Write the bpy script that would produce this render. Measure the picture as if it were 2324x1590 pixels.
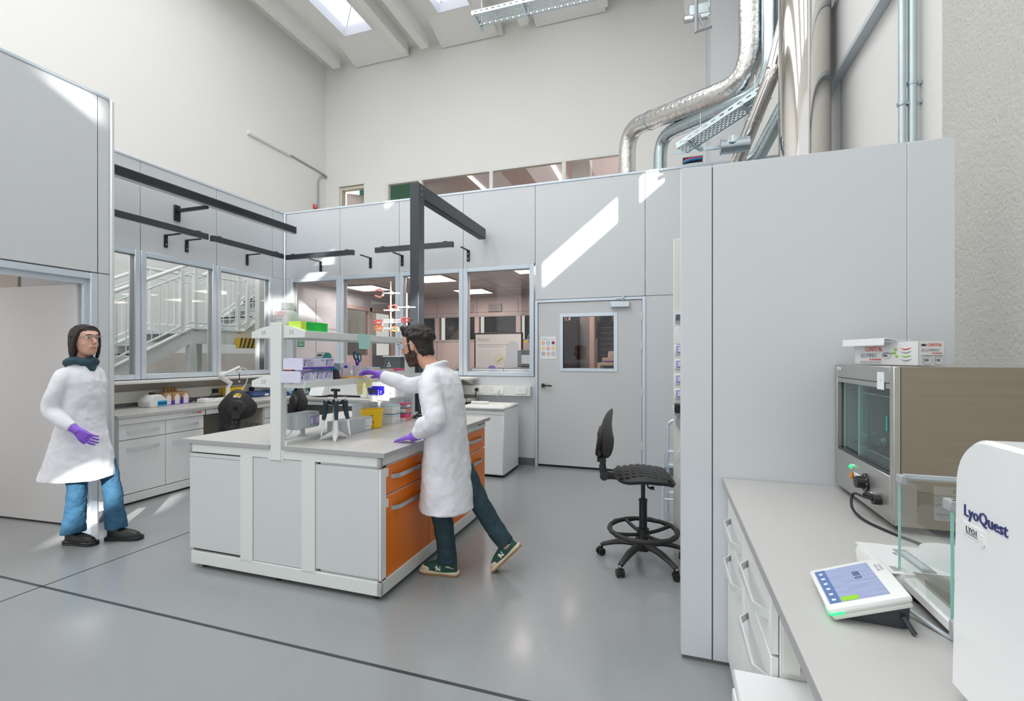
import bpy, bmesh, math, random
from mathutils import Matrix, Vector, Euler
random.seed(7)
for o in list(bpy.data.objects): bpy.data.objects.remove(o)
S = bpy.context.scene
COL = S.collection
PI = math.pi
R = math.radians
# ---------------------------------------------------------------- camera
cam = bpy.data.cameras.new('camera'); co = bpy.data.objects.new('camera', cam); COL.objects.link(co)
cam.sensor_width = 36; cam.lens = 36*1073/2324; cam.shift_y = 13/2324; cam.clip_start = .02; cam.clip_end = 200
co.location = (0, 0, 1.48); co.rotation_euler = (R(90), 0, R(18.18)); S.camera = co
# ---------------------------------------------------------------- world, sun, skylight stand-in lamps, exposure
w = bpy.data.worlds.new('world'); S.world = w; w.use_nodes = True
bg = w.node_tree.nodes['Background']; bg.inputs[0].default_value = (.93, .97, 1, 1); bg.inputs[1].default_value = 1.0
def light(name, kind, loc, rot, energy, color=(1, 1, 1), **k):
    l = bpy.data.lights.new(name, kind); l.energy = energy; l.color = color
    for a, b in k.items(): setattr(l, a, b)
    o = bpy.data.objects.new(name, l); COL.objects.link(o); o.location = loc; o.rotation_euler = rot
    return o
sun = light('sun', 'SUN', (6, -6, 12), (0, 0, 0), 9, (1, .97, .92), angle=R(.6))
sun.rotation_euler = Vector((-1, 1.31, -.8)).to_track_quat('-Z', 'Y').to_euler()
for x, e_ in ((-8.0, 130), (-5.2, 265), (-2.4, 265), (.0, 75)):
    light('skylight_fill', 'AREA', (x, 1.5, 9.85), (0, 0, 0), e_, (.95, .98, 1), shape='RECTANGLE', size=1.6, size_y=13)  # area lamps added below the closed ceiling, standing in for skylight daylight
S.view_settings.view_transform = 'Standard'; S.view_settings.look = 'None'
S.view_settings.exposure = 0.22; S.view_settings.gamma = 1; S.view_settings.use_curve_mapping = False
S.cycles.max_bounces = 10; S.cycles.diffuse_bounces = 6; S.cycles.transparent_max_bounces = 24
S.cycles.use_denoising = True; S.cycles.sample_clamp_indirect = 6; S.cycles.caustics_reflective = False; S.cycles.caustics_refractive = False
# ---------------------------------------------------------------- materials
MT = {}
def mk(name, c, rough=.5, metal=0, var=.03, scale=6, bump=0, bscale=60, spec=.5, emit=0, trans=0, coat=0, stretch=None, alpha=1):
    m = bpy.data.materials.new(name); m.use_nodes = True; nt = m.node_tree; N = nt.nodes; L = nt.links
    p = N['Principled BSDF']
    tc = N.new('ShaderNodeTexCoord'); mp = N.new('ShaderNodeMapping'); L.new(tc.outputs['Object'], mp.inputs[0])
    if stretch: mp.inputs['Scale'].default_value = stretch
    nz = N.new('ShaderNodeTexNoise'); nz.inputs['Scale'].default_value = scale; L.new(mp.outputs[0], nz.inputs[0])
    mx = N.new('ShaderNodeMix'); mx.data_type = 'RGBA'
    mx.inputs['A'].default_value = tuple(max(0, v*(1-var)) for v in c)+(1,)
    mx.inputs['B'].default_value = tuple(min(1, v*(1+var)) for v in c)+(1,)
    L.new(nz.outputs[0], mx.inputs['Factor']); L.new(mx.outputs['Result'], p.inputs['Base Color'])
    p.inputs['Roughness'].default_value = rough; p.inputs['Metallic'].default_value = metal
    p.inputs['Specular IOR Level'].default_value = spec
    if coat: p.inputs['Coat Weight'].default_value = coat; p.inputs['Coat Roughness'].default_value = .12
    if bump:
        n2 = N.new('ShaderNodeTexNoise'); n2.inputs['Scale'].default_value = bscale; n2.inputs['Detail'].default_value = 4
        L.new(mp.outputs[0], n2.inputs[0]); b = N.new('ShaderNodeBump'); b.inputs['Strength'].default_value = bump; b.inputs['Distance'].default_value = .01
        L.new(n2.outputs[0], b.inputs['Height']); L.new(b.outputs[0], p.inputs['Normal'])
    if emit:
        p.inputs['Emission Color'].default_value = tuple(c)+(1,); p.inputs['Emission Strength'].default_value = emit
    if trans: p.inputs['Transmission Weight'].default_value = trans; p.inputs['IOR'].default_value = 1.45
    MT[name] = m; return m
def glassmat(name, tint, refl=1.0):
    m = bpy.data.materials.new(name); m.use_nodes = True; nt = m.node_tree; N = nt.nodes; L = nt.links
    N.remove(N['Principled BSDF']); out = N['Material Output']
    t = N.new('ShaderNodeBsdfTransparent'); t.inputs[0].default_value = tuple(tint)+(1,)
    g = N.new('ShaderNodeBsdfGlossy'); g.inputs['Roughness'].default_value = .015; g.inputs[0].default_value = (refl, refl, refl, 1)
    f = N.new('ShaderNodeFresnel'); f.inputs[0].default_value = 1.5
    ge = N.new('ShaderNodeNewGeometry'); inv = N.new('ShaderNodeMath'); inv.operation = 'SUBTRACT'; inv.inputs[0].default_value = 1; L.new(ge.outputs['Backfacing'], inv.inputs[1])
    mu = N.new('ShaderNodeMath'); mu.operation = 'MULTIPLY'; L.new(f.outputs[0], mu.inputs[0]); L.new(inv.outputs[0], mu.inputs[1])
    x = N.new('ShaderNodeMixShader'); L.new(mu.outputs[0], x.inputs[0]); L.new(t.outputs[0], x.inputs[1]); L.new(g.outputs[0], x.inputs[2]); L.new(x.outputs[0], out.inputs[0])
    MT[name] = m
mk('hallwall', (.80, .795, .775), .8, bump=.12, bscale=40, var=.015, scale=1)
mk('hallrough', (.58, .565, .53), .85, bump=.6, bscale=55, var=.04, scale=3)
mk('panel', (.65, .675, .705), .42, var=.012, scale=1.2)
mk('joint', (.16, .15, .15), .7)
mk('alu', (.66, .73, .80), .32, .35, var=.02)
mk('aluwarm', (.72, .74, .74), .4, .25, var=.02)
mk('doorleaf', (.62, .625, .635), .42, var=.012)
mk('floor_epoxy', (.28, .295, .302), .2, bump=.1, bscale=90, var=.06, scale=1.3, coat=.25)
mk('skirting', (.14, .15, .17), .5)
mk('pink', (.66, .53, .49), .6, var=.02)
mk('pinkpanel', (.70, .58, .55), .5, var=.02)
mk('labceil', (.50, .44, .41), .8, var=.03)
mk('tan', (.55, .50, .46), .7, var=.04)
mk('white', (.80, .81, .80), .38, var=.012)
mk('whitegloss', (.84, .85, .86), .18, var=.01)
mk('offwhite', (.74, .74, .70), .45, var=.02)
mk('islandwhite', (.73, .76, .74), .35, var=.012)
mk('islandpanel', (.63, .655, .665), .4, var=.015)
mk('worktop', (.54, .53, .515), .33, var=.03, scale=14)
mk('worktopedge', (.40, .40, .41), .4, var=.02)
mk('orange', (.83, .20, .012), .34, var=.02)
mk('handle', (.48, .52, .55), .3, .6)
mk('grey', (.38, .39, .41), .45)
mk('midgrey', (.22, .23, .25), .45)
mk('lightgrey', (.55, .60, .64), .4)
mk('black', (.012, .012, .013), .42, var=.2)
mk('blacksoft', (.022, .022, .023), .55, var=.15, bump=.1, bscale=200)
mk('blackgloss', (.01, .012, .016), .12)
mk('anthracite', (.055, .062, .072), .35, .3, var=.08)
mk('darkglass', (.09, .11, .12), .12)
mk('steel', (.72, .70, .67), .28, 1, var=.04, scale=3, stretch=(60, 1, 1))
mk('steelbrush', (.36, .31, .25), .33, .85, var=.10, scale=2, stretch=(.6, .6, 30))
mk('steelframe', (.50, .49, .47), .35, .8, var=.05)
mk('steelin', (.55, .55, .54), .4, .2, var=.03)
mk('polished', (.66, .63, .60), .05, 1, var=.05)
mk('foil', (.70, .69, .67), .2, 1, var=.06, bump=1.0, bscale=18, scale=5)
mk('galv', (.50, .58, .62), .2, 1, var=.12, scale=9)
mk('galvdull', (.52, .60, .62), .42, .7, var=.1, scale=9)
mk('chrome', (.8, .8, .8), .1, 1)
mk('green', (.01, .60, .06), .35); mk('lime', (.62, .88, .10), .4)
mk('signgreen', (.005, .30, .14), .4); mk('darkgreen', (.02, .20, .13), .6); mk('teal', (.03, .42, .33), .3)
mk('mint', (.45, .80, .72), .6); mk('paleblue', (.58, .76, .84), .4); mk('cyan', (.02, .38, .72), .35)
mk('yellow', (.95, .60, .005), .35); mk('paleyellow', (.88, .85, .42), .7); mk('amber', (.9, .5, .08), .5)
mk('hazard', (.85, .52, .01), .5)
mk('purple', (.11, .03, .38), .4); mk('lilac', (.68, .67, .83), .5, var=.03); mk('violet', (.25, .20, .60), .5)
mk('glove', (.26, .10, .66), .45, var=.08, bump=.25, bscale=70)
mk('royal', (.03, .02, .55), .3); mk('navy', (.02, .045, .14), .35); mk('slate', (.10, .14, .17), .5)
mk('cardboard', (.45, .27, .13), .8, var=.06); mk('red', (.75, .03, .03), .35); mk('salmon', (.85, .30, .26), .5); mk('magenta', (.80, .08, .22), .4)
mk('coralred', (.85, .12, .10), .4); mk('hotorange', (.98, .25, .05), .4)
mk('paper', (.82, .84, .86), .8, var=.01); mk('ink', (.03, .03, .05), .7); mk('inkblue', (.03, .04, .16), .6); mk('greyink', (.35, .35, .38), .7)
mk('cream', (.72, .66, .55), .6); mk('leaf', (.30, .62, .03), .6)
mk('coat', (.80, .81, .86), .85, var=.02, bump=.25, bscale=14, spec=.2)
mk('skin', (.62, .33, .23), .5, var=.06, scale=20); mk('skinf', (.66, .38, .29), .5, var=.05, scale=20)
mk('hair', (.022, .014, .012), .6, var=.4, bump=.9, bscale=45, scale=30); mk('beard', (.06, .03, .022), .8, var=.4, bump=.9, bscale=80)
mk('jeansdark', (.018, .045, .06), .8, var=.25, bump=.3, bscale=60, scale=12); mk('jeansblue', (.022, .09, .17), .8, var=.25, bump=.3, bscale=60, scale=12)
mk('greyjean', (.10, .11, .14), .8, var=.2); mk('shoegreen', (.012, .07, .05), .6); mk('shoecream', (.68, .58, .42), .6)
mk('gum', (.30, .17, .07), .6); mk('scarf', (.03, .07, .10), .8)
mk('lip', (.50, .19, .16), .5); mk('eye', (.7, .7, .68), .3)
mk('lampglow', (1, .86, .84), emit=2.2); mk('striplight', (1, .94, .92), emit=2.0); mk('skyglass', (.78, .84, 1), emit=.95)
mk('led', (.02, .9, .2), emit=1.2); mk('ledamber', (.8, .25, .02), .4); mk('screen', (.26, .30, .46), .25, emit=.25, var=.3, scale=20, stretch=(1, 6, 1))
mk('screenblue', (.08, .15, .34), .25, emit=.2); mk('seethru', (.88, .9, .92), .3, trans=.35, var=.01)
mk('plasticclear', (.9, .93, .95), .12, trans=.9, var=.01)
glassmat('glass', (.955, .97, .965)); glassmat('glassgreen', (.72, .86, .82)); glassmat('glassdark', (.80, .77, .74)); glassmat('clearglass', (.97, .98, .98)); glassmat('lens', (.9, .92, .95))
mk('glassedge', (.30, .62, .56), .2)
# ---------------------------------------------------------------- geometry helper
class G:
    def __init__(s, m='white'): s.bm = bmesh.new(); s.slots = []; s.M = Matrix(); s.d = m
    def _mi(s, m):
        m = m or s.d
        if m not in s.slots: s.slots.append(m)
        return s.slots.index(m)
    def merge(s, t, m, X=None):
        i = s._mi(m)
        for f in t.faces: f.material_index = i; f.smooth = True
        T = s.M @ X if X is not None else s.M
        bmesh.ops.transform(t, matrix=T, verts=t.verts)
        me = bpy.data.meshes.new('t'); t.to_mesh(me); t.free(); s.bm.from_mesh(me); bpy.data.meshes.remove(me); return s
    def box(s, x0, x1, y0, y1, z0, z1, m=None, b=0, X=None, seg=1):
        t = bmesh.new(); bmesh.ops.create_cube(t, size=1)
        bmesh.ops.transform(t, matrix=Matrix.Translation(((x0+x1)/2, (y0+y1)/2, (z0+z1)/2)) @ Matrix.Diagonal((abs(x1-x0), abs(y1-y0), abs(z1-z0), 1)), verts=t.verts)
        if b: bmesh.ops.bevel(t, geom=list(t.edges), offset=min(b, .49*min(abs(x1-x0), abs(y1-y0), abs(z1-z0))), segments=seg, affect='EDGES', profile=.5)
        return s.merge(t, m, X)
    def cyl(s, a, b, r, m=None, r2=None, n=20, X=None):
        a = Vector(a); b = Vector(b); d = b-a; t = bmesh.new()
        bmesh.ops.create_cone(t, cap_ends=True, segments=n, radius1=r, radius2=r if r2 is None else r2, depth=d.length)
        Q = Matrix.Translation((a+b)/2) @ d.to_track_quat('Z', 'Y').to_matrix().to_4x4()
        bmesh.ops.transform(t, matrix=Q, verts=t.verts); return s.merge(t, m, X)
    def sph(s, c, r, m=None, X=None, n=20):
        t = bmesh.new(); bmesh.ops.create_uvsphere(t, u_segments=n, v_segments=max(8, n//2), radius=1)
        if not hasattr(r, '__len__'): r = (r, r, r)
        bmesh.ops.transform(t, matrix=Matrix.Translation(c) @ Matrix.Diagonal(tuple(r)+(1,)), verts=t.verts); return s.merge(t, m, X)
    def prism(s, poly, ax, a0, a1, m=None, b=0, X=None):
        t = bmesh.new()
        def P(u, v, a): return (a, u, v) if ax == 'x' else (u, a, v) if ax == 'y' else (u, v, a)
        A = [t.verts.new(P(u, v, a0)) for u, v in poly]; B = [t.verts.new(P(u, v, a1)) for u, v in poly]; n = len(poly)
        t.faces.new(A); t.faces.new(B[::-1])
        for i in range(n): t.faces.new((A[i], B[i], B[(i+1) % n], A[(i+1) % n]))
        bmesh.ops.recalc_face_normals(t, faces=t.faces)
        if b: bmesh.ops.bevel(t, geom=list(t.edges), offset=b, segments=1, affect='EDGES')
        return s.merge(t, m, X)
    def lathe(s, prof, c=(0, 0, 0), m=None, n=28, X=None, sq=None):
        t = bmesh.new(); rs = []
        for r, z in prof:
            ring = []
            for k in range(n):
                a = 2*PI*k/n; q = 1
                if sq: q = (abs(math.cos(a))**sq+abs(math.sin(a))**sq)**(-1/sq)
                ring.append(t.verts.new((c[0]+r*q*math.cos(a), c[1]+r*q*math.sin(a), c[2]+z)))
            rs.append(ring)
        for i in range(len(rs)-1):
            for k in range(n): t.faces.new((rs[i][k], rs[i][(k+1) % n], rs[i+1][(k+1) % n], rs[i+1][k]))
        t.faces.new(rs[0][::-1]); t.faces.new(rs[-1]); bmesh.ops.recalc_face_normals(t, faces=t.faces); return s.merge(t, m, X)
    def tube(s, pts, r, m=None, n=10, X=None, closed=False, smooth=0, flat=1.0, up=(0, 0, 1)):
        pts = [Vector(p) for p in pts]
        if smooth:
            q = []
            N = len(pts); rr = r if hasattr(r, '__len__') else None; r2 = []
            for i in range(N if closed else N-1):
                if closed: p0, p1, p2, p3 = pts[(i-1) % N], pts[i], pts[(i+1) % N], pts[(i+2) % N]
                else: p0, p1, p2, p3 = pts[max(i-1, 0)], pts[i], pts[i+1], pts[min(i+2, N-1)]
                for k in range(smooth):
                    u = k/smooth
                    q.append(.5*((2*p1)+(p2-p0)*u+(2*p0-5*p1+4*p2-p3)*u*u+(3*p1-p0-3*p2+p3)*u**3))
                    if rr: r2.append(rr[i]+(rr[(i+1) % N]-rr[i])*(u*u*(3-2*u)))
            if not closed:
                q.append(pts[-1])
                if rr: r2.append(rr[-1])
            pts = q
            if rr: r = r2
        t = bmesh.new(); rings = []; N = len(pts); up = Vector(up)
        prev = None
        for i, p in enumerate(pts):
            d = (pts[(i+1) % N]-pts[(i-1) % N]) if closed else (pts[min(i+1, N-1)]-pts[max(i-1, 0)])
            d.normalize()
            if prev is None:
                u = up-d*up.dot(d)
                if u.length < .1: u = Vector((1, 0, 0))-d*d.x
                if u.length < .1: u = Vector((0, 1, 0))-d*d.y
            else: u = prev-d*prev.dot(d)
            u.normalize(); prev = u; v = d.cross(u)
            ri = r[i] if hasattr(r, '__len__') else r
            rings.append([t.verts.new(p+u*ri*flat*math.cos(2*PI*k/n)+v*ri*math.sin(2*PI*k/n)) for k in range(n)])
        for i in range(N if closed else N-1):
            A = rings[i]; B = rings[(i+1) % N]
            for k in range(n): t.faces.new((A[k], A[(k+1) % n], B[(k+1) % n], B[k]))
        if not closed: t.faces.new(rings[0][::-1]); t.faces.new(rings[-1])
        bmesh.ops.recalc_face_normals(t, faces=t.faces); return s.merge(t, m, X)
    def loft(s, rings, m=None, n=28, X=None, e=2.0):
        # rings: (cx, cy, cz, rx, ry[, rot, tilt_y]) horizontal superellipses
        t = bmesh.new(); rs = []
        for q in rings:
            cx, cy, cz, rx, ry = q[:5]; rot = q[5] if len(q) > 5 else 0; tl = q[6] if len(q) > 6 else 0
            ring = []
            for k in range(n):
                a = 2*PI*k/n; ca, sa = math.cos(a), math.sin(a)
                f = (abs(ca)**e+abs(sa)**e)**(-1/e); x = rx*f*ca; y = ry*f*sa
                v = Vector((x*math.cos(tl), y, x*math.sin(tl))); v.rotate(Euler((0, 0, rot)))
                ring.append(t.verts.new(Vector((cx, cy, cz))+v))
            rs.append(ring)
        for i in range(len(rs)-1):
            for k in range(n): t.faces.new((rs[i][k], rs[i][(k+1) % n], rs[i+1][(k+1) % n], rs[i+1][k]))
        t.faces.new(rs[0][::-1]); t.faces.new(rs[-1]); bmesh.ops.recalc_face_normals(t, faces=t.faces); return s.merge(t, m, X)
    def text(s, txt, size, X, m='ink', ext=.0006, al='LEFT', sx=1):
        # X maps local xy text plane into place
        c = bpy.data.curves.new('t', 'FONT'); c.body = txt; c.size = size; c.extrude = ext; c.align_x = al; c.resolution_u = 2
        o = bpy.data.objects.new('t', c); COL.objects.link(o); bpy.context.view_layer.update()
        me = bpy.data.meshes.new_from_object(o.evaluated_get(bpy.context.evaluated_depsgraph_get()))
        bpy.data.objects.remove(o); bpy.data.curves.remove(c)
        t = bmesh.new(); t.from_mesh(me); bpy.data.meshes.remove(me)
        if sx != 1: bmesh.ops.scale(t, vec=(sx, 1, 1), verts=t.verts)
        return s.merge(t, m, X)
    def out(s, name, parent=None, ang=38, **k):
        for e in s.bm.edges:
            if len(e.link_faces) == 2:
                try:
                    if e.calc_face_angle() > R(ang): e.smooth = False
                except ValueError: pass
        me = bpy.data.meshes.new(name); s.bm.to_mesh(me); s.bm.free()
        for m in s.slots or [s.d]: me.materials.append(MT[m])
        o = bpy.data.objects.new(name, me); COL.objects.link(o)
        if parent: o.parent = parent
        for a, b in k.items(): o[a] = b
        return o
def fillet(P, r, n=7):
    P = [Vector(p) for p in P]; o = [P[0]]
    for a, b, c in zip(P, P[1:], P[2:]):
        u = (a-b).normalized(); v = (c-b).normalized(); th = u.angle(v); t = min(r/math.tan(th/2), (a-b).length*.49, (c-b).length*.49)
        p, q = b+u*t, b+v*t
        for k in range(n+1): s_ = k/n; o.append(p*(1-s_)**2+b*2*s_*(1-s_)+q*s_*s_)
    return o+[P[-1]]
def T(x=0, y=0, z=0, rz=0, rx=0, ry=0): return Matrix.Translation((x, y, z)) @ Euler((rx, ry, rz)).to_matrix().to_4x4()
# text placement: facing -Y, +X, -X, +Z
def FY(x, y, z): return T(x, y, z, rx=PI/2)
def FXp(x, y, z): return Matrix.Translation((x, y, z)) @ Matrix(((0, 0, 1, 0), (1, 0, 0, 0), (0, 1, 0, 0), (0, 0, 0, 1)))
def FXm(x, y, z): return Matrix.Translation((x, y, z)) @ Matrix(((0, 0, -1, 0), (-1, 0, 0, 0), (0, 1, 0, 0), (0, 0, 0, 1)))
def thing(name, label, cat, loc=(0, 0, 0), rz=0, group=None):
    o = bpy.data.objects.new(name, None); COL.objects.link(o); o.location = loc; o.rotation_euler = (0, 0, rz); o.empty_display_size = .1
    o['label'] = label; o['category'] = cat
    if group: o['group'] = group
    return o
def tag(o, label, cat, group=None):
    o['label'] = label; o['category'] = cat
    if group: o['group'] = group
    return o
def dup(root, label, loc, rz=None, group=None, scale=None):
    def cp(o, par=None):
        c = o.copy(); COL.objects.link(c)
        if par: c.parent = par
        for ch in [q for q in list(bpy.data.objects) if q.parent == o]: cp(ch, c)
        return c
    c = cp(root); c.location = loc; c['label'] = label
    if rz is not None: c.rotation_euler = (0, 0, rz)
    if scale: c.scale = scale
    if group: c['group'] = group
    return c
def struct(g, name, **k): return g.out(name, kind='structure', **k)
# ================================================================ SETTING
XR = 1.5; YB = 6.18; XL = -5.94
g = G('floor_epoxy'); g.box(-10.5, 1.7, -9, 12.6, -.1, 0)
# expansion joints cut in the coating
g.box(-10.4, 1.5, 1.937, 1.955, -.01, .0012, 'anthracite'); g.box(-3.826, -3.816, -8.5, 6.1, -.01, .0012, 'anthracite'); struct(g, 'floor')
# back partition with panels, skirting and top rail
g = G('panel'); g.box(XL-.06, XR, YB+.006, YB+.09, 2.76, 3.78, 'joint')
XJ = [XL, -4.86, -3.80, -2.76, -1.70, -.265, .3, XR]
gap = .003
for i in range(len(XJ)-1):
    a, b = XJ[i]+gap, XJ[i+1]-gap
    z0 = 2.735 if i < 4 else 2.24
    g.box(a, b, YB, YB+.1, z0+gap, 3.79, b=.002)
    if i < 4: g.box(a, b, YB, YB+.1, 0, 1.20, b=.002)
    elif i > 4: g.box(a, b, YB, YB+.1, 0, 2.24-gap, b=.002)

g.box(XL-.06, XR, YB-.008, YB+.108, 3.79, 3.82, 'alu', b=.004)
g.box(XL, -1.70, YB-.006, YB, 0, .10, 'skirting'); g.box(-.25, .9, YB-.006, YB, 0, .10, 'skirting'); struct(g, 'wall_back')
# left partition with windows
YJ = [2.96, 3.955, 4.955, 5.93, YB]
g = G('panel')
for i in range(4):
    a, b = YJ[i]+gap, YJ[i+1]-gap
    g.box(XL-.1, XL, a, b, 2.735+gap, 3.79, b=.002); g.box(XL-.1, XL, a, b, 0, 1.20, b=.002)
    if i == 3: g.box(XL-.1, XL, a, b, 1.205, 2.735, b=.002)
g.box(XL-.09, XL-.006, 2.96, YB, 2.8, 3.78, 'joint'); g.box(XL-.108, XL+.008, 2.96, YB, 3.79, 3.82, 'alu', b=.004)
g.box(XL, XL+.03, YB-.03, YB, 0, 3.8, 'alu', b=.01); struct(g, 'wall_left')
# windows
def win(n, horiz, a, b, z0=1.205, z1=2.735, fr=.062, dep=(.0, .1)):
    W = bpy.data.objects.new('window_%d' % n, None); COL.objects.link(W); W['kind'] = 'structure'
    W.location = ((a+b)/2, YB, z0) if horiz else (XL, (a+b)/2, z0)
    g = G('alu'); L = W.location
    def bx(u0, u1, w0, w1, m=None, o=0, i=.1, be=.004):
        if horiz: g.box(u0-L.x, u1-L.x, -.012+o, i, w0-L.z, w1-L.z, m, b=be)
        else: g.box(-i, .012-o, u0-L.y, u1-L.y, w0-L.z, w1-L.z, m, b=be)
    for u0, u1, w0, w1 in ((a, a+fr, z0, z1), (b-fr, b, z0, z1), (a+fr, b-fr, z0, z0+fr), (a+fr, b-fr, z1-fr, z1)):
        bx(u0, u1, w0, w1)
    i = fr+.006
    for u0, u1, w0, w1 in ((a+fr-.01, a+i, z0+fr, z1-fr), (b-i, b-fr+.01, z0+fr, z1-fr), (a+fr, b-fr, z0+fr-.01, z0+i), (a+fr, b-fr, z1-i, z1-fr+.01)):
        bx(u0, u1, w0, w1, 'grey', .03, .07, 0)
    g.out('window_frame', W)
    g = G('glass')
    if horiz: g.box(a+fr-L.x, b-fr-L.x, .045, .051, z0+fr-L.z, z1-fr-L.z)
    else: g.box(-.051, -.045, a+fr-L.y, b-fr-L.y, z0+fr-L.z, z1-fr-L.z)
    g.out('pane', W)
for n, (a, b) in enumerate(((-5.84, -4.862), (-4.858, -3.802), (-3.798, -2.762), (-2.758, -1.715))): win(n+1, True, a, b)
for n, (a, b) in enumerate(((2.97, 3.953), (3.957, 4.953), (4.957, 5.925))): win(n+5, False, a, b)
g = G('panel'); g.box(XL, -5.843, YB, YB+.1, 1.205, 2.735, b=.002); struct(g, 'trim_1')
# main door in back wall
D = bpy.data.objects.new('door_1', None); COL.objects.link(D); D['kind'] = 'structure'; D.location = (-1.66, YB, 0)
g = G('alu'); x0, x1 = -.04, 1.40
for a, b, c, d in ((x0, 0, 0, 2.235), (1.36, x1, 0, 2.235), (0, 1.36, 2.20, 2.235)): g.box(a, b, -.015, .1, c, d, b=.003)
g.box(0, 1.36, .02, .08, 0, .02, 'black'); g.out('door_frame', D)
g = G('doorleaf')
for a, b, c, d in ((.006, .345, .03, 2.194), (1.007, 1.354, .03, 2.194), (.345, 1.007, .03, 1.322), (.345, 1.007, 2.0, 2.194)): g.box(a, b, 0, .05, c, d)
g.box(.006, 1.354, -.002, .02, .03, .045, 'alu'); lf = g.out('door_leaf', D)
g = G('alu')
for a, b, c, d in ((.30, .345, 1.28, 2.045), (1.007, 1.055, 1.28, 2.045), (.345, 1.007, 1.28, 1.322), (.345, 1.007, 2.0, 2.045)): g.box(a, b, -.008, .058, c, d, b=.002)
g.out('vision_frame', lf); g = G('glassdark'); g.box(.345, 1.007, .022, .028, 1.322, 2.0); g.out('pane', lf)
g = G('black'); g.cyl((.075, 0, 1.088), (.075, -.018, 1.088), .026); g.cyl((.075, -.018, 1.088), (.075, -.05, 1.088), .011); g.tube([(.075, -.05, 1.088), (.13, -.052, 1.089), (.20, -.046, 1.086)], .011, smooth=4); g.out('door_handle', lf)
g = G('mint'); g.box(.03, .042, -.006, 0, .96, 1.05); g.cyl((.04, 0, 1.06), (.04, -.02, 1.06), .006, 'chrome'); g.out('key_tag', lf)
g = G('alu'); g.box(.972, 1.206, -.055, 0, 2.105, 2.175, b=.006); g.tube([(1.12, -.04, 2.17), (1.13, -.06, 2.225), (1.03, -.05, 2.215)], .008); g.tube([(1.13, -.06, 2.225), (1.145, -.02, 2.25)], .008); g.out('door_closer', lf)
for z in (.35, 1.02, 1.62, 1.99): g = G('aluwarm'); g.cyl((1.357, -.012, z-.05), (1.357, -.012, z+.05), .011); g.out('hinge', D)
# left door wall
XD = -4.80
g = G('panel'); g.box(XD-.1, XD, -4.0, 2.836, 2.222, 3.79, b=.002); g.box(XD-.1, XD, 2.842, 2.93, 0, 2.214, b=.002); g.box(XD-.1, XD, 2.842, 2.93, 2.222, 3.79, b=.002)
g.box(XD-.09, XD-.006, -4, 2.9, 2.23, 3.78, 'joint'); g.box(XD-.09, XD-.006, 2.80, 2.92, 0, 3.7, 'joint')
g.box(XD-.108, XD+.006, -4, 2.93, 3.79, 3.82, 'alu', b=.004)
g.box(XL, XD-.1, 2.86, 2.955, 0, 3.79); g.box(XD-.11, XD+.02, 2.93, 2.965, 0, 3.8, 'aluwarm', b=.01)
g.box(XD-.1, XD, -4, 1.0, 0, 2.21); g.box(XD, XD+.006, 2.79, 2.94, 0, .1, 'skirting'); struct(g, 'wall_door_side')
D = bpy.data.objects.new('door_2', None); COL.objects.link(D); D['kind'] = 'structure'; D.location = (XD, 2.78, 0)
g = G('alu'); g.box(-.12, .008, -.0, .055, 0, 2.21, b=.003); g.box(-.12, .008, -1.7, 0, 2.155, 2.21, b=.003); g.box(-.075, -.03, -.03, 0, 0, 2.11); g.box(-.075, -.03, -1.7, 0, 2.11, 2.155); g.box(-.12, .008, -1.75, -1.7, 0, 2.21, b=.003); g.out('door_frame', D)
g = G('doorleaf'); g.box(-1.16, 0, -.025, .025, .012, 2.11, b=.003, X=T(-.08, -.03, 0, R(4))); g.box(-1.16, 0, -.027, .027, .0, .012, 'black', X=T(-.08, -.03, 0, R(4))); g.out('door_leaf', D)
g = G('tan'); g.box(-9.4, XD-.12, -4, 2.84, 2.62, 2.70); g.box(-7.6, -7.5, -4, 2.84, 0, 2.7); g.box(-7.6, XL, 2.84, 2.9, 0, 2.7); struct(g, 'ceiling_side_room')
light('side_room_fill', 'AREA', (-6.6, .9, 2.60), (0, 0, 0), 38, (1, .95, .92), shape='SQUARE', size=.6)  # unseen area lamp added to brighten the open leaf and side room
# hall shell
g = G('hallwall'); g.box(-10.1, -9.9, -9, 12.14, 0, 10.6); g.box(-9.902, -9.894, 3.9, 3.906, 3, 10, 'greyink'); g.box(-9.9, -9.893, 2, 11.9, 0, 1.55, 'tan'); struct(g, 'wall_hall_left')  # tan band low down paints in the shade behind the stairs
g = G('hallwall'); HX = [(-9.9, -9.42), (-8.54, -7.80), (-1.05, XR)]
for a, b in HX: g.box(a, b, 11.94, 12.14, 3.0, 6.6)
g.box(-9.9, XR, 11.94, 12.14, 6.6, 10.6); g.box(-7.8, -1.05, 11.94, 12.14, 3, 5.2); g.box(-7.8, -1.05, 11.94, 12.14, 6.52, 6.6); g.box(-9.42, -8.54, 11.94, 12.14, 3, 4.3)
g.box(-9.45, -8.5, 11.93, 11.95, 6.585, 6.60, 'offwhite'); struct(g, 'wall_hall_back')
W = bpy.data.objects.new('window_9', None); COL.objects.link(W); W['kind'] = 'structure'; W.location = (-4.4, 11.94, 5.2)
g = G('offwhite'); cx = -7.8
for x in (-7.8, -6.70, -4.56, -2.57, -1.11): g.box(x+4.4-.0, x+4.4+.10, -.02, .1, .06, 1.26)
g.box(-3.4, 3.4, -.02, .1, 1.26, 1.32, b=.004); g.box(-3.4, 3.4, -.02, .1, 0, .06, b=.004); g.out('window_frame', W)
g = G('glass'); g.box(-3.38, 3.3, .04, .046, .06, 1.26); g.out('pane', W)
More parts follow.
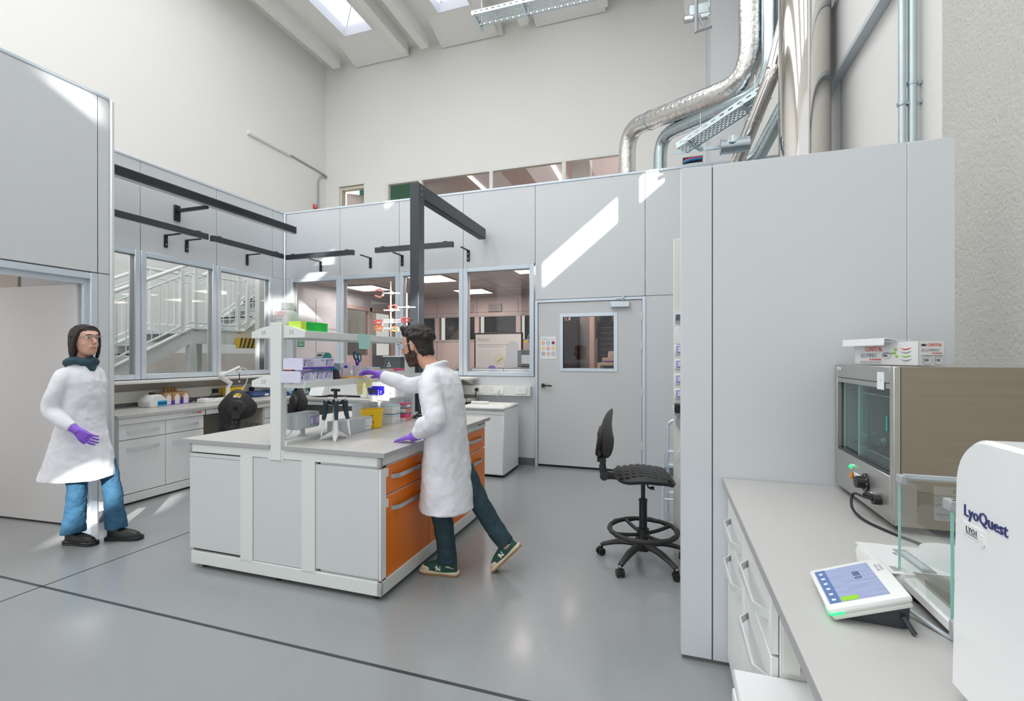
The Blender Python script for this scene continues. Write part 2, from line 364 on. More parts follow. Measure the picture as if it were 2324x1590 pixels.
# upper rooms behind the hall wall
g = G('pinkpanel'); g.box(-9.9, 1.5, 16, 16.1, 4, 7.4); g.box(-9.9, 1.5, 12.14, 16, 7.2, 7.3); g.box(-9.9, 1.5, 12.14, 16, 4, 4.1)
g.box(-7.9, -7.82, 12.14, 14.2, 4.1, 7.2, 'signgreen'); g.box(-9.9, -8.0, 13.6, 13.7, 4.1, 7.2, 'darkgreen'); g.box(-2.5, -2.0, 12.9, 13.3, 4, 7.2, 'hallwall'); struct(g, 'wall_upper_room')
for x in (-6.0, -3.3):
    o = G('striplight').box(x, x+.1, 12.6, 15.6, 7.16, 7.195).out('strip_light')
    tag(o, 'long glowing ceiling strip light seen through the high windows, %s' % ('left one' if x < -5 else 'right one'), 'light', 'strip lights in the upper room')
D = bpy.data.objects.new('door_3', None); COL.objects.link(D); D['kind'] = 'structure'; D.location = (-9.36, 12.1, 4.3)
g = G('pinkpanel'); g.box(0, .9, -.02, .02, 0, 2.14, b=.003, X=T(.06, .05, 0, R(38))); g.out('door_leaf', D)
g = G('cream'); g.box(-.06, 0, -.1, .06, 0, 2.2); g.box(.82, .86, -.1, .06, 0, 2.2); g.box(-.06, .86, -.1, .06, 2.2, 2.28); g.out('door_frame', D)
# right hall wall with the ribbon of narrow windows that lets the sun in
g = G('hallrough'); x0, x1 = XR, XR+.05
def bars(z0, z1, op, ya=-9, yb=12):
    y = ya
    for a, b in op+[(yb, yb)]:
        if a > y: g.box(x0, x1, y, a, z0, z1, 'hallwall' if y > 3.3 else None)
        y = b
g.box(x0, x1, -9, 3.35, 0, 4.88); g.box(x0, x1, 3.35, 12, 0, 4.88, 'hallwall')
bars(4.88, 5.24, [(-5.75, -4.7), (-1.5, -.62), (2.07, 3.48), (3.71, 4.6)])
g.box(x0, x1, -9, 12, 5.24, 8.13, 'hallwall'); bars(8.13, 8.38, [(-4.5, -2.33), (-1.12, -.77)])
bars(8.38, 8.60, []); bars(8.60, 8.85, [(-5.95, -5.4)]); g.prism([(-5.95, 8.60), (-5.4, 8.60), (-5.95, 8.85)], 'x', x0, x1, 'hallwall')  # triangular infill added in this unseen opening to shape the sun patch
g.box(x0, x1, -9, 12, 8.85, 10.6, 'hallwall')
for y in (3.78, 5.0): g.box(XR-.004, XR, y, y+.006, 2, 9, 'greyink')
struct(g, 'wall_right')
g = G('hallwall'); g.box(1.43, XR, 3.3, 10.55, 4.02, 4.60); g.box(1.42, XR, 3.3, 10.55, 3.98, 4.02, 'lightgrey'); g.box(1.42, XR, 3.3, 10.55, 4.60, 4.64, 'lightgrey'); struct(g, 'trim_2')
# corner pillar
g = G('panel'); g.box(.86, XR, 10.6, 11.94, 0, 10.4, b=.01); struct(g, 'trim_3')
# ceiling with beams and skylights
SK = ((-8.45, -7.55), (-5.6, -4.7), (-2.9, -2.0))
g = G('hallwall'); g.box(-9.9, XR, -9, 9.0, 10.3, 10.5); 
xs = [-9.9]+[v for q in SK for v in q]+[XR]
for i in range(0, len(xs), 2): g.box(xs[i], xs[i+1], 9.0, 11.94, 10.3, 10.5)
for a, b in SK: g.box(a, b, 10.95, 11.94, 10.3, 10.5); g.box(a, b, 9, 9.2, 10.3, 10.5); g.prism([(11.0, 10.3), (11.9, 10.3), (11.9, 10.05)], 'x', a-.35, b+.55, None)
for x in (-9.35, -7.1, -6.45, -4.45, -3.6, -1.6, -.7): g.box(x, x+.24, 2, 11.6, 9.93, 10.32, b=.01)
struct(g, 'ceiling')
for i, (a, b) in enumerate(SK):
    W = bpy.data.objects.new('window_%d' % (10+i), None); COL.objects.link(W); W['kind'] = 'structure'; W.location = (a, 9.2, 10.5)
    g = G('white'); g.box(-.04, .012, 0, 1.75, -.21, .1); g.box(b-a-.012, b-a+.04, 0, 1.75, -.21, .1); g.box(0, b-a, -.04, .012, -.21, .1); g.box(0, b-a, 1.738, 1.79, -.21, .1); g.tube([(b-a, .9, .02), (.1, 1.7, .0)], .008, 'grey'); g.out('window_frame', W)
    G('skyglass').box(0, b-a, 0, 1.75, .06, .08).out('pane', W)
# freestanding partition on the right
g = G('panel'); g.box(.063, .207-gap, 2.46, 2.56, .02, 2.40, b=.002); g.box(.207+.002, .98-.0008, 2.46, 2.56, .02, 2.40, b=.0015); g.box(.98+.0008, 1.146, 2.46, 2.56, .02, 2.40, b=.002)
g.box(.07, 1.14, 2.47, 2.55, 0, 2.39, 'joint'); struct(g, 'wall_partition_right')
# ---------------- laboratory behind the back windows
g = G('labceil'); g.box(XL, XR, YB+.1, 9.5, 2.76, 2.84)
for x in [XL+.6*i for i in range(1, 12)]: g.box(x, x+.015, YB+.1, 9.5, 2.752, 2.76, 'tan')
for y in [YB+.5+.6*i for i in range(5)]: g.box(XL, XR, y, y+.015, 2.752, 2.76, 'tan')
struct(g, 'ceiling_back_lab')
g = G('pinkpanel'); YW = 9.5
g.box(XL, XR, YW, YW+.1, 2.36, 2.8); g.box(XL, XR, YW, YW+.1, 0, 1.83); xj = [-5.9, -4.88, -3.92, -2.98, -1.98, -.98, .1, 1.5]
for x in xj: g.box(x-.05, x+.05, YW-.01, YW+.1, 1.83, 2.36); g.box(x-.003, x+.003, YW-.004, YW, 0, 2.7, 'joint')
g.box(XL, XR, YW-.004, YW, 2.42, 2.426, 'joint'); g.box(XL, XR, YW-.02, YW, 2.33, 2.37, 'tan'); g.box(XL, XR, YW-.015, YW, 1.80, 1.84, 'tan')
struct(g, 'wall_back_lab')
for i in range(len(xj)-1):
    W = bpy.data.objects.new('window_%d' % (20+i), None); COL.objects.link(W); W['kind'] = 'structure'; W.location = (xj[i], YW, 1.83)
    G('glassdark').box(.05, xj[i+1]-xj[i]-.05, .05, .056, 0, .53).out('pane', W); g = G('darkglass')
    g.box(.05, xj[i+1]-xj[i]-.05, .3, .32, -.1, .6)
    for k in range(9): g.box(.1, xj[i+1]-xj[i]-.1, .27, .275, .03+k*.055, .035+k*.055, 'grey')
    g.out('blind', W)
g = G('panel'); g.box(XL-.1, XL, YB+.1, YW, 2.5, 2.8)
for y in (6.9, 7.55): g.box(XL, XL+.004, y, y+.006, 0, 2.5, 'joint')
g.box(XL, XL+.004, YB, 7.6, 1.98, 1.986, 'joint')
g.box(XL-.1, XL, YB+.1, 7.62, 0, 2.5); g.box(XL-.1, XL+.01, 7.62, 7.70, 0, 2.5, 'pink'); g.box(XL-.1, XL+.01, 8.5, 8.58, 0, 2.5, 'pink'); g.box(XL-.1, XL+.01, 9.38, 9.48, 0, 2.5, 'pink'); g.box(XL-.1, XL+.01, 7.7, 9.4, 2.42, 2.5, 'pink')
g.box(XL-.1, XL+.008, 7.7, 8.5, 0, 1.5, 'pinkpanel'); g.box(XL-.1, XL, 8.58, 9.4, 0, 1.5, 'slate'); struct(g, 'wall_back_lab_left')
g = G('glassdark'); g.box(XL-.05, XL-.044, 7.7, 9.38, 1.5, 2.42); struct(g, 'window_30')
g = G('hallwall'); g.box(-6.9, -6.8, 6.5, 10, 0, 3); g.box(-6.8, -6.79, 6.5, 10, 0, 1.9, 'midgrey'); struct(g, 'wall_beyond_lab')
g = G('midgrey'); g.box(-1.45, -1.28, 8.2, 8.4, 0, 2.75); g.box(-1.28, -1.2, 8.2, 8.4, 0, 2.75, 'pink'); struct(g, 'trim_4')

# ================================================================ FURNITURE
def bow(g, axis, u0, u1, z, f, d, hh=.026, m='handle'):
    # flat bow handle on face f, standing out by d; axis 'x+','x-','y-'
    P = [(u0, 0), (u0+.045, 1), (u1-.045, 1), (u1, 0)]; th = .006
    P2 = [(u1-.004, 0), (u1-.049, 1-th/abs(d)), (u0+.049, 1-th/abs(d)), (u0+.004, 0)]
    poly = [(u, f+d*k) for u, k in P+P2]
    if axis == 'x': g.prism([(v, u) for u, v in poly], 'z', z-hh/2, z+hh/2, m)
    else: g.prism(poly, 'z', z-hh/2, z+hh/2, m)
def feet(g, pts, h=.03):
    for x, y in pts: g.cyl((x, y, 0), (x, y, h), .022, 'black')
# --- island
I = thing('lab_island_frame', 'white laboratory island frame with flush end panels and grey corner posts', 'lab bench', (-2.43, 3.33, 0))
def loc(g): g.M = Matrix.Translation((2.43, -3.33, 0)); return g
IX0, IX1, IY0, IY1 = -3.20, -1.635, 2.455, 4.20
g = loc(G('islandwhite')); g.box(IX0+.015, IX1, IY0, IY1, .03, .115, b=.003)
g.box(IX1-.03, IX1+.003, IY0-.002, IY0+.02, .03, .115, 'grey', b=.004); g.box(IX1-.01, IX1+.004, IY1-.02, IY1+.002, .03, .115, 'grey', b=.004)
feet(g, [(IX0+.1, IY0+.05), (-2.45, IY0+.05), (IX1-.06, IY0+.05), (IX1-.06, IY0+.5), (IX1-.06, IY1-.1)]); g.out('plinth', I)
g = loc(G('islandwhite')); g.box(IX0+.015, IX1-.01, IY0, IY1, .81, .868, b=.003)
for x in (IX0, IX1-.03): g.box(x, x+.03, IY0-.004, IY0+.025, .806, .868, 'grey', b=.006)
g.out('apron_rail', I)
g = loc(G('islandpanel')); g.box(IX0, -2.735, IY0+.004, IY0+.03, .135, .80, b=.002); g.box(IX0, -2.735, IY0+.004, IY0+.03, .775, .777, 'greyink'); g.box(IX0, -2.735, IY0+.03, IY0+.06, .115, .81, 'black'); g.out('end_panel', I)
g = loc(G('islandpanel')); g.box(-2.626, -2.228, IY0+.004, IY0+.03, .118, .808, b=.003); g.out('end_panel', I)
g = loc(G('islandpanel')); g.box(-2.118, -1.655, IY0+.004, IY0+.03, .135, .795, b=.002); g.box(-2.118, -1.64, IY0+.03, IY0+.06, .115, .81, 'black'); g.box(-1.652, IX1-.003, IY0+.002, IY0+.06, .125, .797, 'white', b=.002); g.out('end_panel', I)
g = loc(G('islandwhite')); g.box(-2.733, -2.628, IY0, IY0+.05, .10, .82); g.box(-2.226, -2.12, IY0, IY0+.05, .10, .82); g.box(-2.72, -2.14, IY0+.03, IY0+.05, .1, .82); g.box(-2.49, -2.37, IY0-.002, IY0+.02, .80, .87); g.out('upright_channel', I)
# left side of the island (plain carcass)
g = loc(G('white')); g.box(IX0, -2.5, IY0+.06, IY1, .115, .81); g.out('carcass', I)
g = loc(G('islandwhite')); g.box(-2.475, -2.365, IY0+.02, IY1, .865, .925, b=.004)
for y in (3.0, 3.08, 3.16): g.cyl((-2.40, y, .925), (-2.40, y, .929), .016, 'black')
g.out('service_channel', I)
for a, b, lab in ((-3.255, -2.478, 'grey laminate worktop on the left half of the island, mostly empty'), (-2.362, -1.607, 'grey laminate worktop on the right half of the island, under the pipettes and yellow bin')):
    g = G('worktop'); g.box(a, b, 2.445, 4.225, .870, .90, b=.002); g.box(a-.001, b+.001, 2.444, 2.446, .871, .8985, 'worktopedge'); g.box(b, b+.0015, 2.446, 4.224, .871, .8985, 'worktopedge')
    tag(g.out('worktop'), lab, 'worktop', 'island worktops')
def cab_x(nm, lab, xf, s, y0, y1, dz, col, handle='handle', lbl=True, deep=.5, zt=.80, zb=.125, grp='cabinets', hz=(.075, .085), hy=None):
    # cabinet whose front faces s (+1/-1) in x at xf ; dz = split height
    t = thing(nm, lab, 'cabinet', (xf, (y0+y1)/2, 0), group=grp); yc = (y0+y1)/2
    g = G('white'); g.box(-s*deep, -s*.022, y0-yc+.001, y1-yc-.001, zb-.008, zt+.006, b=.002)
    g.out('cabinet_body', t)
    hy = hy or (y0+.11, y1-.11)
    for k, (a, b, nmn) in enumerate(((dz+.007, zt, 'drawer'), (zb-.04 if col == 'orange' else zb, dz-.007, 'door'))):
        g = G(col); g.box(-s*.02, 0, y0-yc+.003, y1-yc-.003, a, b, b=.0015)
        g.box(-s*.021, -s*.004, y0-yc+.001, y1-yc-.001, b-.001, b+.004, 'white'); f = g.out(nmn, t)
        g = G(handle); bow(g, 'x', hy[0]-yc, hy[1]-yc, b-hz[k], 0, s*.035, m=handle); g.out('handle', f)
        if lbl:
            g = G('paper'); g.box(0, s*.0012, y0-yc+.012, y0-yc+.075, b-.065, b-.012); g.box(0, s*.0015, y0-yc+.036, y0-yc+.05, b-.04, b-.036, 'greyink'); g.out('label', f)
    return t
YC = [2.478, 3.08, 3.68, 4.19]
nm = ['orange fronted drawer and door cabinet at the near end of the island', 'middle orange cabinet of the island behind the leaning man', 'far orange cabinet of the island, nearest the white freezer']
for i in range(3): cab_x('base_cabinet', nm[i], -1.648, 1, YC[i], YC[i+1], .618, 'orange', grp='orange island cabinets', deep=.45)
g = G('grey'); g.box(-1.636, -1.6345, 4.06, 4.09, .845, .86); g.box(-1.636, -1.6345, 4.09, 4.14, .845, .86, 'red')
for k in range(6): g.box(-1.636, -1.6345, 4.0+k*.01, 4.006+k*.01, .845, .858, 'greyink')
tag(g.out('brand_strip'), 'small grey and red maker strip on the apron at the far end of the island', 'label')
# --- island shelf unit
t = thing('reagent_shelf', 'white two tier reagent shelf standing along the middle of the island', 'shelf', (-2.43, 3.3, .925))
def l2(g): g.M = Matrix.Translation((2.43, -3.3, -.925)); return g
for y in (2.45, 4.12):
    g = l2(G('islandwhite')); g.box(-2.476, -2.385, y, y+.05, .80 if y < 3 else .925, 1.70, b=.003); g.out('post', t)
for z, k in ((1.608, 0), (1.282, 1)):
    g = l2(G('islandwhite')); g.box(-2.60, -2.22, 2.50, 4.14, z+.005, z+.025); g.box(-2.222, -2.208, 2.47, 4.15, z-.008, z+.036, b=.002); g.box(-2.612, -2.598, 2.47, 4.15, z-.008, z+.036, b=.002); g.box(-2.60, -2.22, 4.14, 4.15, z, z+.035)
    g.out('shelf_board', t)
    for sgn in (-1, 1):
        g = l2(G('islandwhite')); c = -2.43+sgn*.045
        g.prism([(c, z-.01), (-2.43+sgn*.22, z-.008), (-2.43+sgn*.22, z+.034), (-2.43+sgn*.12, z+.065), (c, z+.072)], 'y', 2.468, 2.50, b=.002)
        u = -2.43+sgn*.115-.022
        g.text('25', .034, FY(u, 2.4675, z+.018), 'greyink', sx=1.2); g.out('shelf_bracket', t)
# --- black service post
t = thing('service_post', 'tall dark grey steel post with a long overhead arm behind the island', 'post', (-2.42, 4.29, 0))
g = G('anthracite'); g.M = Matrix.Translation((2.42, -4.29, 0)); g.box(-2.485, -2.385, 4.24, 4.36, 0, 3.24, b=.004); g.box(-2.52, -2.35, 4.235, 4.40, 0, .01)
for z in (3.13, 3.19): g.cyl((-2.385, 4.30, z), (-2.381, 4.30, z), .007, 'chrome')
g.out('upright', t)
g = G('anthracite'); g.M = Matrix.Translation((2.42, -4.29, 0)); g.box(-2.485, -2.385, 4.36, 6.10, 3.10, 3.24, b=.004); g.box(-2.475, -2.395, 4.37, 6.08, 3.094, 3.10, 'black'); g.out('arm', t)
# --- counters
def counter(name, lab, x0, x1, y0, y1, m='worktop'):
    g = G(m); g.box(x0, x1, y0, y1, .868, .90, b=.002); return tag(g.out(name), lab, 'worktop', 'wall worktops')
counter('worktop', 'pale grey worktop along the left windows, under the small centrifuge', XL+.002, -5.06, 3.16, YB-.002)
counter('worktop', 'pale grey worktop along the back windows, ending beside the white freezer', -5.058, -2.52, 5.36, YB-.002)
g = G('white'); g.box(-5.10, -5.075, 3.18, 5.4, .805, .868, b=.003); g.box(-5.10, -5.07, 4.086, 4.09, .80, .868, 'black'); g.box(XL+.3, -5.1, 3.18, 3.20, .805, .868)
g.box(-5.076, -2.54, 5.38, 5.40, .805, .868, b=.003)
g.box(-5.077, -5.0725, 3.93, 3.99, .835, .848, 'grey'); g.box(-5.077, -5.0725, 3.99, 4.04, .835, .848, 'red'); g.box(-5.077, -5.073, 3.84, 3.92, .835, .846, 'lightgrey')
tag(g.out('apron_rail'), 'white rail under the front edge of the wall worktops', 'rail')
def plinth(name, lab, bx, cap=None):
    g = G('white'); g.box(*bx, b=.003)
    if cap: g.box(*cap, 'grey', b=.003)
    return tag(g.out(name), lab, 'plinth', 'white plinths')
plinth('plinth', 'white plinth under the left window cabinets', (XL+.25, -5.09, 3.17, 4.10, .02, .10), (-5.12, -5.086, 3.166, 3.20, .02, .10))
plinth('plinth', 'white plinth under the back window cabinets', (-5.0, -4.6, 5.45, 6.1, .02, .10))
for a, b, l in ((3.19, 3.645, 'white drawer cabinet at the near end of the left counter'), (3.645, 4.085, 'white drawer cabinet on the left counter beside the knee space'), (4.95, 5.36, 'white cabinet in the corner behind the left swivel chair')):
    cab_x('base_cabinet', l, -5.095, 1, a, b, .645, 'whitegloss', 'aluwarm', False, .55, .80, .11, 'white cabinets under the left windows', hy=(a+.07, b-.06))
g = G('cream'); g.box(XL+.02, XL+.04, 4.09, 4.95, .1, .86); g.box(XL+.3, -5.1, 4.93, 4.948, .02, .86); tag(g.out('back_panel'), 'cream back panel inside the knee space of the left counter', 'panel')
def cab_y(lab, x0, x1, yf, grp):
    t = thing('base_cabinet', lab, 'cabinet', ((x0+x1)/2, yf, 0), group=grp); w_ = (x1-x0)/2
    G('white').box(-w_, w_, .022, .6, .10, .806, b=.002).out('cabinet_body', t)
    for a, b, n in ((.652, .80, 'drawer'), (.11, .638, 'door')):
        f = G('whitegloss').box(-w_+.003, w_-.003, 0, .02, a, b, b=.0015).out(n, t)
        g = G('aluwarm'); bow(g, 'y', -w_+.08, w_-.08, b-.06, 0, -.035, m='aluwarm'); g.out('handle', f)
for a, b, l in ((-3.95, -3.40, 'white cabinet under the back window seen behind the yellow bin'), (-3.40, -2.95, 'white cabinet under the back window behind the man'), (-2.95, -2.54, 'white cabinet under the back window beside the freezer')): cab_y(l, a, b, 5.405, 'white cabinets under the back windows')
g = G('cream'); g.box(-5.0, -3.96, 6.13, 6.15, 0, .86); tag(g.out('back_panel'), 'cream back panel of the knee space behind the second swivel chair', 'panel')
# wall trunking
g = G('offwhite'); g.box(-5.9, -1.74, YB-.10, YB, .945, 1.075, b=.003); t = tag(g.out('socket_trunking'), 'cream trunking with sockets under the back windows', 'trunking')
def sock(par, x, z, m='white', plug=None, s=1):
    g = G('whitegloss'); g.box(x-.075, x+.075, YB-.112, YB-.10, z-.045, z+.045, b=.003); g.cyl((x-.01, YB-.112, z), (x-.01, YB-.114, z), .026, 'offwhite'); g.out('socket', par)
for x in (-4.9, -3.6, -2.50, -2.19, -1.87): sock(t, x, 1.015)
g = G('black'); g.cyl((-2.50, YB-.114, 1.02), (-2.50, YB-.15, 1.02), .024); g.tube([(-2.50, YB-.15, 1.02), (-2.50, YB-.16, .97), (-2.52, YB-.14, .91)], .007, smooth=4); tag(g.out('plug'), 'black round plug in the trunking left of the freezer', 'plug', 'plugs in the trunking')
g = G('white'); g.cyl((-2.19, YB-.114, 1.015), (-2.19, YB-.15, 1.015), .024); g.tube([(-2.19, YB-.15, 1.01), (-2.19, YB-.16, .95), (-2.20, YB-.05, .86), (-2.2, YB-.04, .5)], .006, smooth=4); tag(g.out('plug'), 'white round plug in the trunking above the freezer', 'plug', 'plugs in the trunking')
g = G('offwhite'); g.box(XL, XL+.10, 3.2, 6.07, .945, 1.075, b=.003); tag(g.out('socket_trunking'), 'cream trunking under the left windows behind the centrifuge and cartons', 'trunking')
# ledge shelves
g = G('offwhite'); g.box(-5.9, -2.52, 5.82, YB-.014, 1.165, 1.19, b=.003)
for x in (-5.05, -2.62): g.prism([(YB-.016, 1.08), (YB-.016, 1.165), (5.86, 1.165)], 'x', x, x+.02)
g.text('25', .03, FY(-5.72, 5.819, 1.167), 'greyink'); tag(g.out('window_shelf'), 'long cream shelf board below the back windows', 'shelf')
g = G('offwhite'); g.box(XL+.014, -5.62, 3.2, 5.75, 1.17, 1.195, b=.003); g.box(XL+.014, XL+.03, 3.2, 5.8, 1.075, 1.17, 'tan'); tag(g.out('window_shelf'), 'long cream shelf board below the left windows', 'shelf')
# --- freezer
t = thing('chest_freezer', 'small white upright laboratory freezer beside the end of the island', 'freezer', (-2.17, 5.74, 0))
g = G('whitegloss'); g.M = Matrix.Translation((2.17, -5.74, 0)); g.box(-2.465, -1.887, 5.44, 6.02, .03, .825, b=.008); feet(g, [(-2.42, 5.47), (-1.93, 5.47), (-1.93, 5.98)]); g.box(-2.46, -1.89, 5.44, 6.0, .015, .03, 'black')
g.tube([(-1.887, 5.50, .62), (-1.88, 5.62, .60), (-1.882, 5.8, .68), (-1.886, 5.9, .72)], .0025, 'white', smooth=4); g.out('freezer_body', t)
g = G('whitegloss'); g.M = Matrix.Translation((2.17, -5.74, 0)); g.box(-2.465, -1.885, 5.41, 5.44, .03, .80, b=.012); g.box(-2.46, -1.89, 5.405, 5.412, .77, .80, 'offwhite'); g.text('snijders', .022, FY(-2.44, 5.4095, .752), 'greyink'); g.cyl((-2.27, 5.405, .735), (-2.27, 5.41, .735), .008, 'chrome'); g.out('freezer_door', t)
g = G('whitegloss'); g.M = Matrix.Translation((2.17, -5.74, 0)); g.box(-2.475, -1.88, 5.40, 6.03, .828, .858, b=.008); g.box(-2.44, -1.92, 5.45, 5.98, .856, .861, 'offwhite'); g.out('lid', t)
t = G('white'); t.box(-2.44, -2.20, 5.70, 5.76, .861, .895, b=.01)
for k in range(3): t.cyl((-2.40+k*.07, 5.73, .895), (-2.40+k*.07, 5.73, .899), .018, 'greyink')
tag(t.out('power_strip'), 'white multi socket power strip lying on the freezer lid', 'power strip')
# --- bench on the right
g = G('worktop'); g.box(.25, XR-.004, -.3, 2.455, .87, .90, b=.002); g.box(.2485, .25, -.3, 2.453, .871, .8985, 'worktopedge'); tag(g.out('worktop'), 'wide grey worktop in the right foreground under the food warmer', 'worktop', 'wall worktops')
def rcab(lab, y0, y1, hy, hz):
    t = thing('base_cabinet', lab, 'cabinet', (.272, (y0+y1)/2, 0), group='white cabinets under the right worktop'); yc = (y0+y1)/2
    G('offwhite').box(.022, .6, y0-yc, y1-yc, .03, .865, b=.002).out('cabinet_body', t)
    for a, b, n, zz in ((.655, .845, 'drawer', hz[0]), (.06, .648, 'door', hz[1])):
        f = G('white').box(0, .02, y0-yc+.003, y1-yc-.003, a, b, b=.002).out(n, t)
        g = G('aluwarm'); bow(g, 'x', hy[0]-yc, hy[1]-yc, zz, 0, -.035, m='aluwarm'); g.out('handle', f)
rcab('white cabinet under the right worktop against the tall partition', 1.95, 2.45, (2.0, 2.34), (.735, .57))
rcab('white cabinet under the right worktop beside the open knee space', 1.465, 1.948, (1.50, 1.86), (.745, .56))
g = G('cream'); g.box(.9, .92, -.2, 1.45, 0, .865); tag(g.out('back_panel'), 'cream back panel under the right worktop', 'panel')
g = G('offwhite'); g.box(.30, .34, 1.45, 1.463, .62, .865); tag(g.out('side_rail'), 'short cream end strip of the cabinet row under the right worktop', 'panel')
t = thing('mobile_pedestal', 'white mobile pedestal with a flat top parked under the right worktop', 'cabinet', (.39, 1.185, 0))
g = G('white'); g.box(-.21, .21, -.27, .272, .04, .575, b=.004); g.out('cabinet_body', t); G('whitegloss').box(-.215, .215, -.275, .277, .58, .60, b=.004).out('top', t)
for k in range(3):
    f = G('white').box(-.218, -.21, -.26, .262, .06+k*.17, .215+k*.17, b=.002).out('drawer', t)
g = G('black'); [g.sph((x, y, .022), .022) for x in (-.15, .15) for y in (-.2, .2)]; g.out('castor', t)
# --- service column
t = thing('socket_column', 'tall cream service column with sockets and a thermostat behind the partition', 'column', (.16, 3.80, 0))
g = G('offwhite'); g.M = Matrix.Translation((-.16, -3.80, 0)); g.box(.045, .27, 3.75, 3.86, 0, 2.36, b=.003); g.out('column_body', t)
for z in (1.53, 1.42, 1.31, 1.20):
    g = G('whitegloss'); g.M = Matrix.Translation((-.16, -3.80, 0)); g.box(.055, .14, 3.735, 3.75, z-.035, z+.035, b=.003); g.box(.065, .13, 3.731, 3.736, z-.026, z+.026, 'violet'); g.box(.072, .123, 3.728, 3.732, z-.018, z+.02, 'lilac'); g.out('socket', t)
g = G('lightgrey'); g.M = Matrix.Translation((-.16, -3.80, 0)); g.box(.055, .15, 3.73, 3.75, 1.735, 1.80, b=.004); g.box(.06, .145, 3.727, 3.731, 1.745, 1.79, 'slate')
for k in range(4): g.cyl((.062+k*.014, 3.73, 1.722), (.062+k*.014, 3.726, 1.722), .004, 'grey')
g.box(.06, .14, 3.735, 3.75, 1.57, 1.70, 'whitegloss', b=.003); g.out('thermostat', t)
g = G('black'); g.M = Matrix.Translation((-.16, -3.80, 0)); g.box(.05, .15, 3.69, 3.75, 1.06, 1.13, b=.008); g.box(.04, .055, 3.70, 3.75, 1.06, 1.12, 'chrome'); g.out('latch', t)
g = G('grey'); g.M = Matrix.Translation((-.16, -3.80, 0)); g.cyl((.11, 3.75, .99), (.11, 3.73, .99), .052); g.out('socket_cap', t)
for z in (.74, .55): g = G('lightgrey'); g.M = Matrix.Translation((-.16, -3.80, 0)); g.cyl((.11, 3.75, z), (.11, 3.735, z), .040, 'aluwarm'); g.out('socket_cap', t)
# --- step ladder
t = thing('step_ladder', 'folded pale blue step ladder leaning beside the service column', 'ladder', (.05, 4.5, 0))
g = G('alu'); g.tube([(-.045, 0, 0), (-.045, .03, .80), (-.03, .03, .87), (.02, .03, .90), (.22, .03, .90), (.27, .03, .87), (.285, .03, .80), (.285, 0, 0)], .014, smooth=4); g.out('front_frame', t)
g = G('alu'); g.tube([(-.085, -.06, 0), (-.085, -.02, .60)], .013); g.tube([(.325, -.06, 0), (.325, -.02, .60)], .013); g.tube([(-.085, -.045, .2), (.325, -.045, .2)], .01); g.out('rear_frame', t)
for z in (.25, .50, .62): g = G('alu'); g.box(-.04, .28, -.03, .04, z-.012, z+.012, b=.004); g.out('step', t)
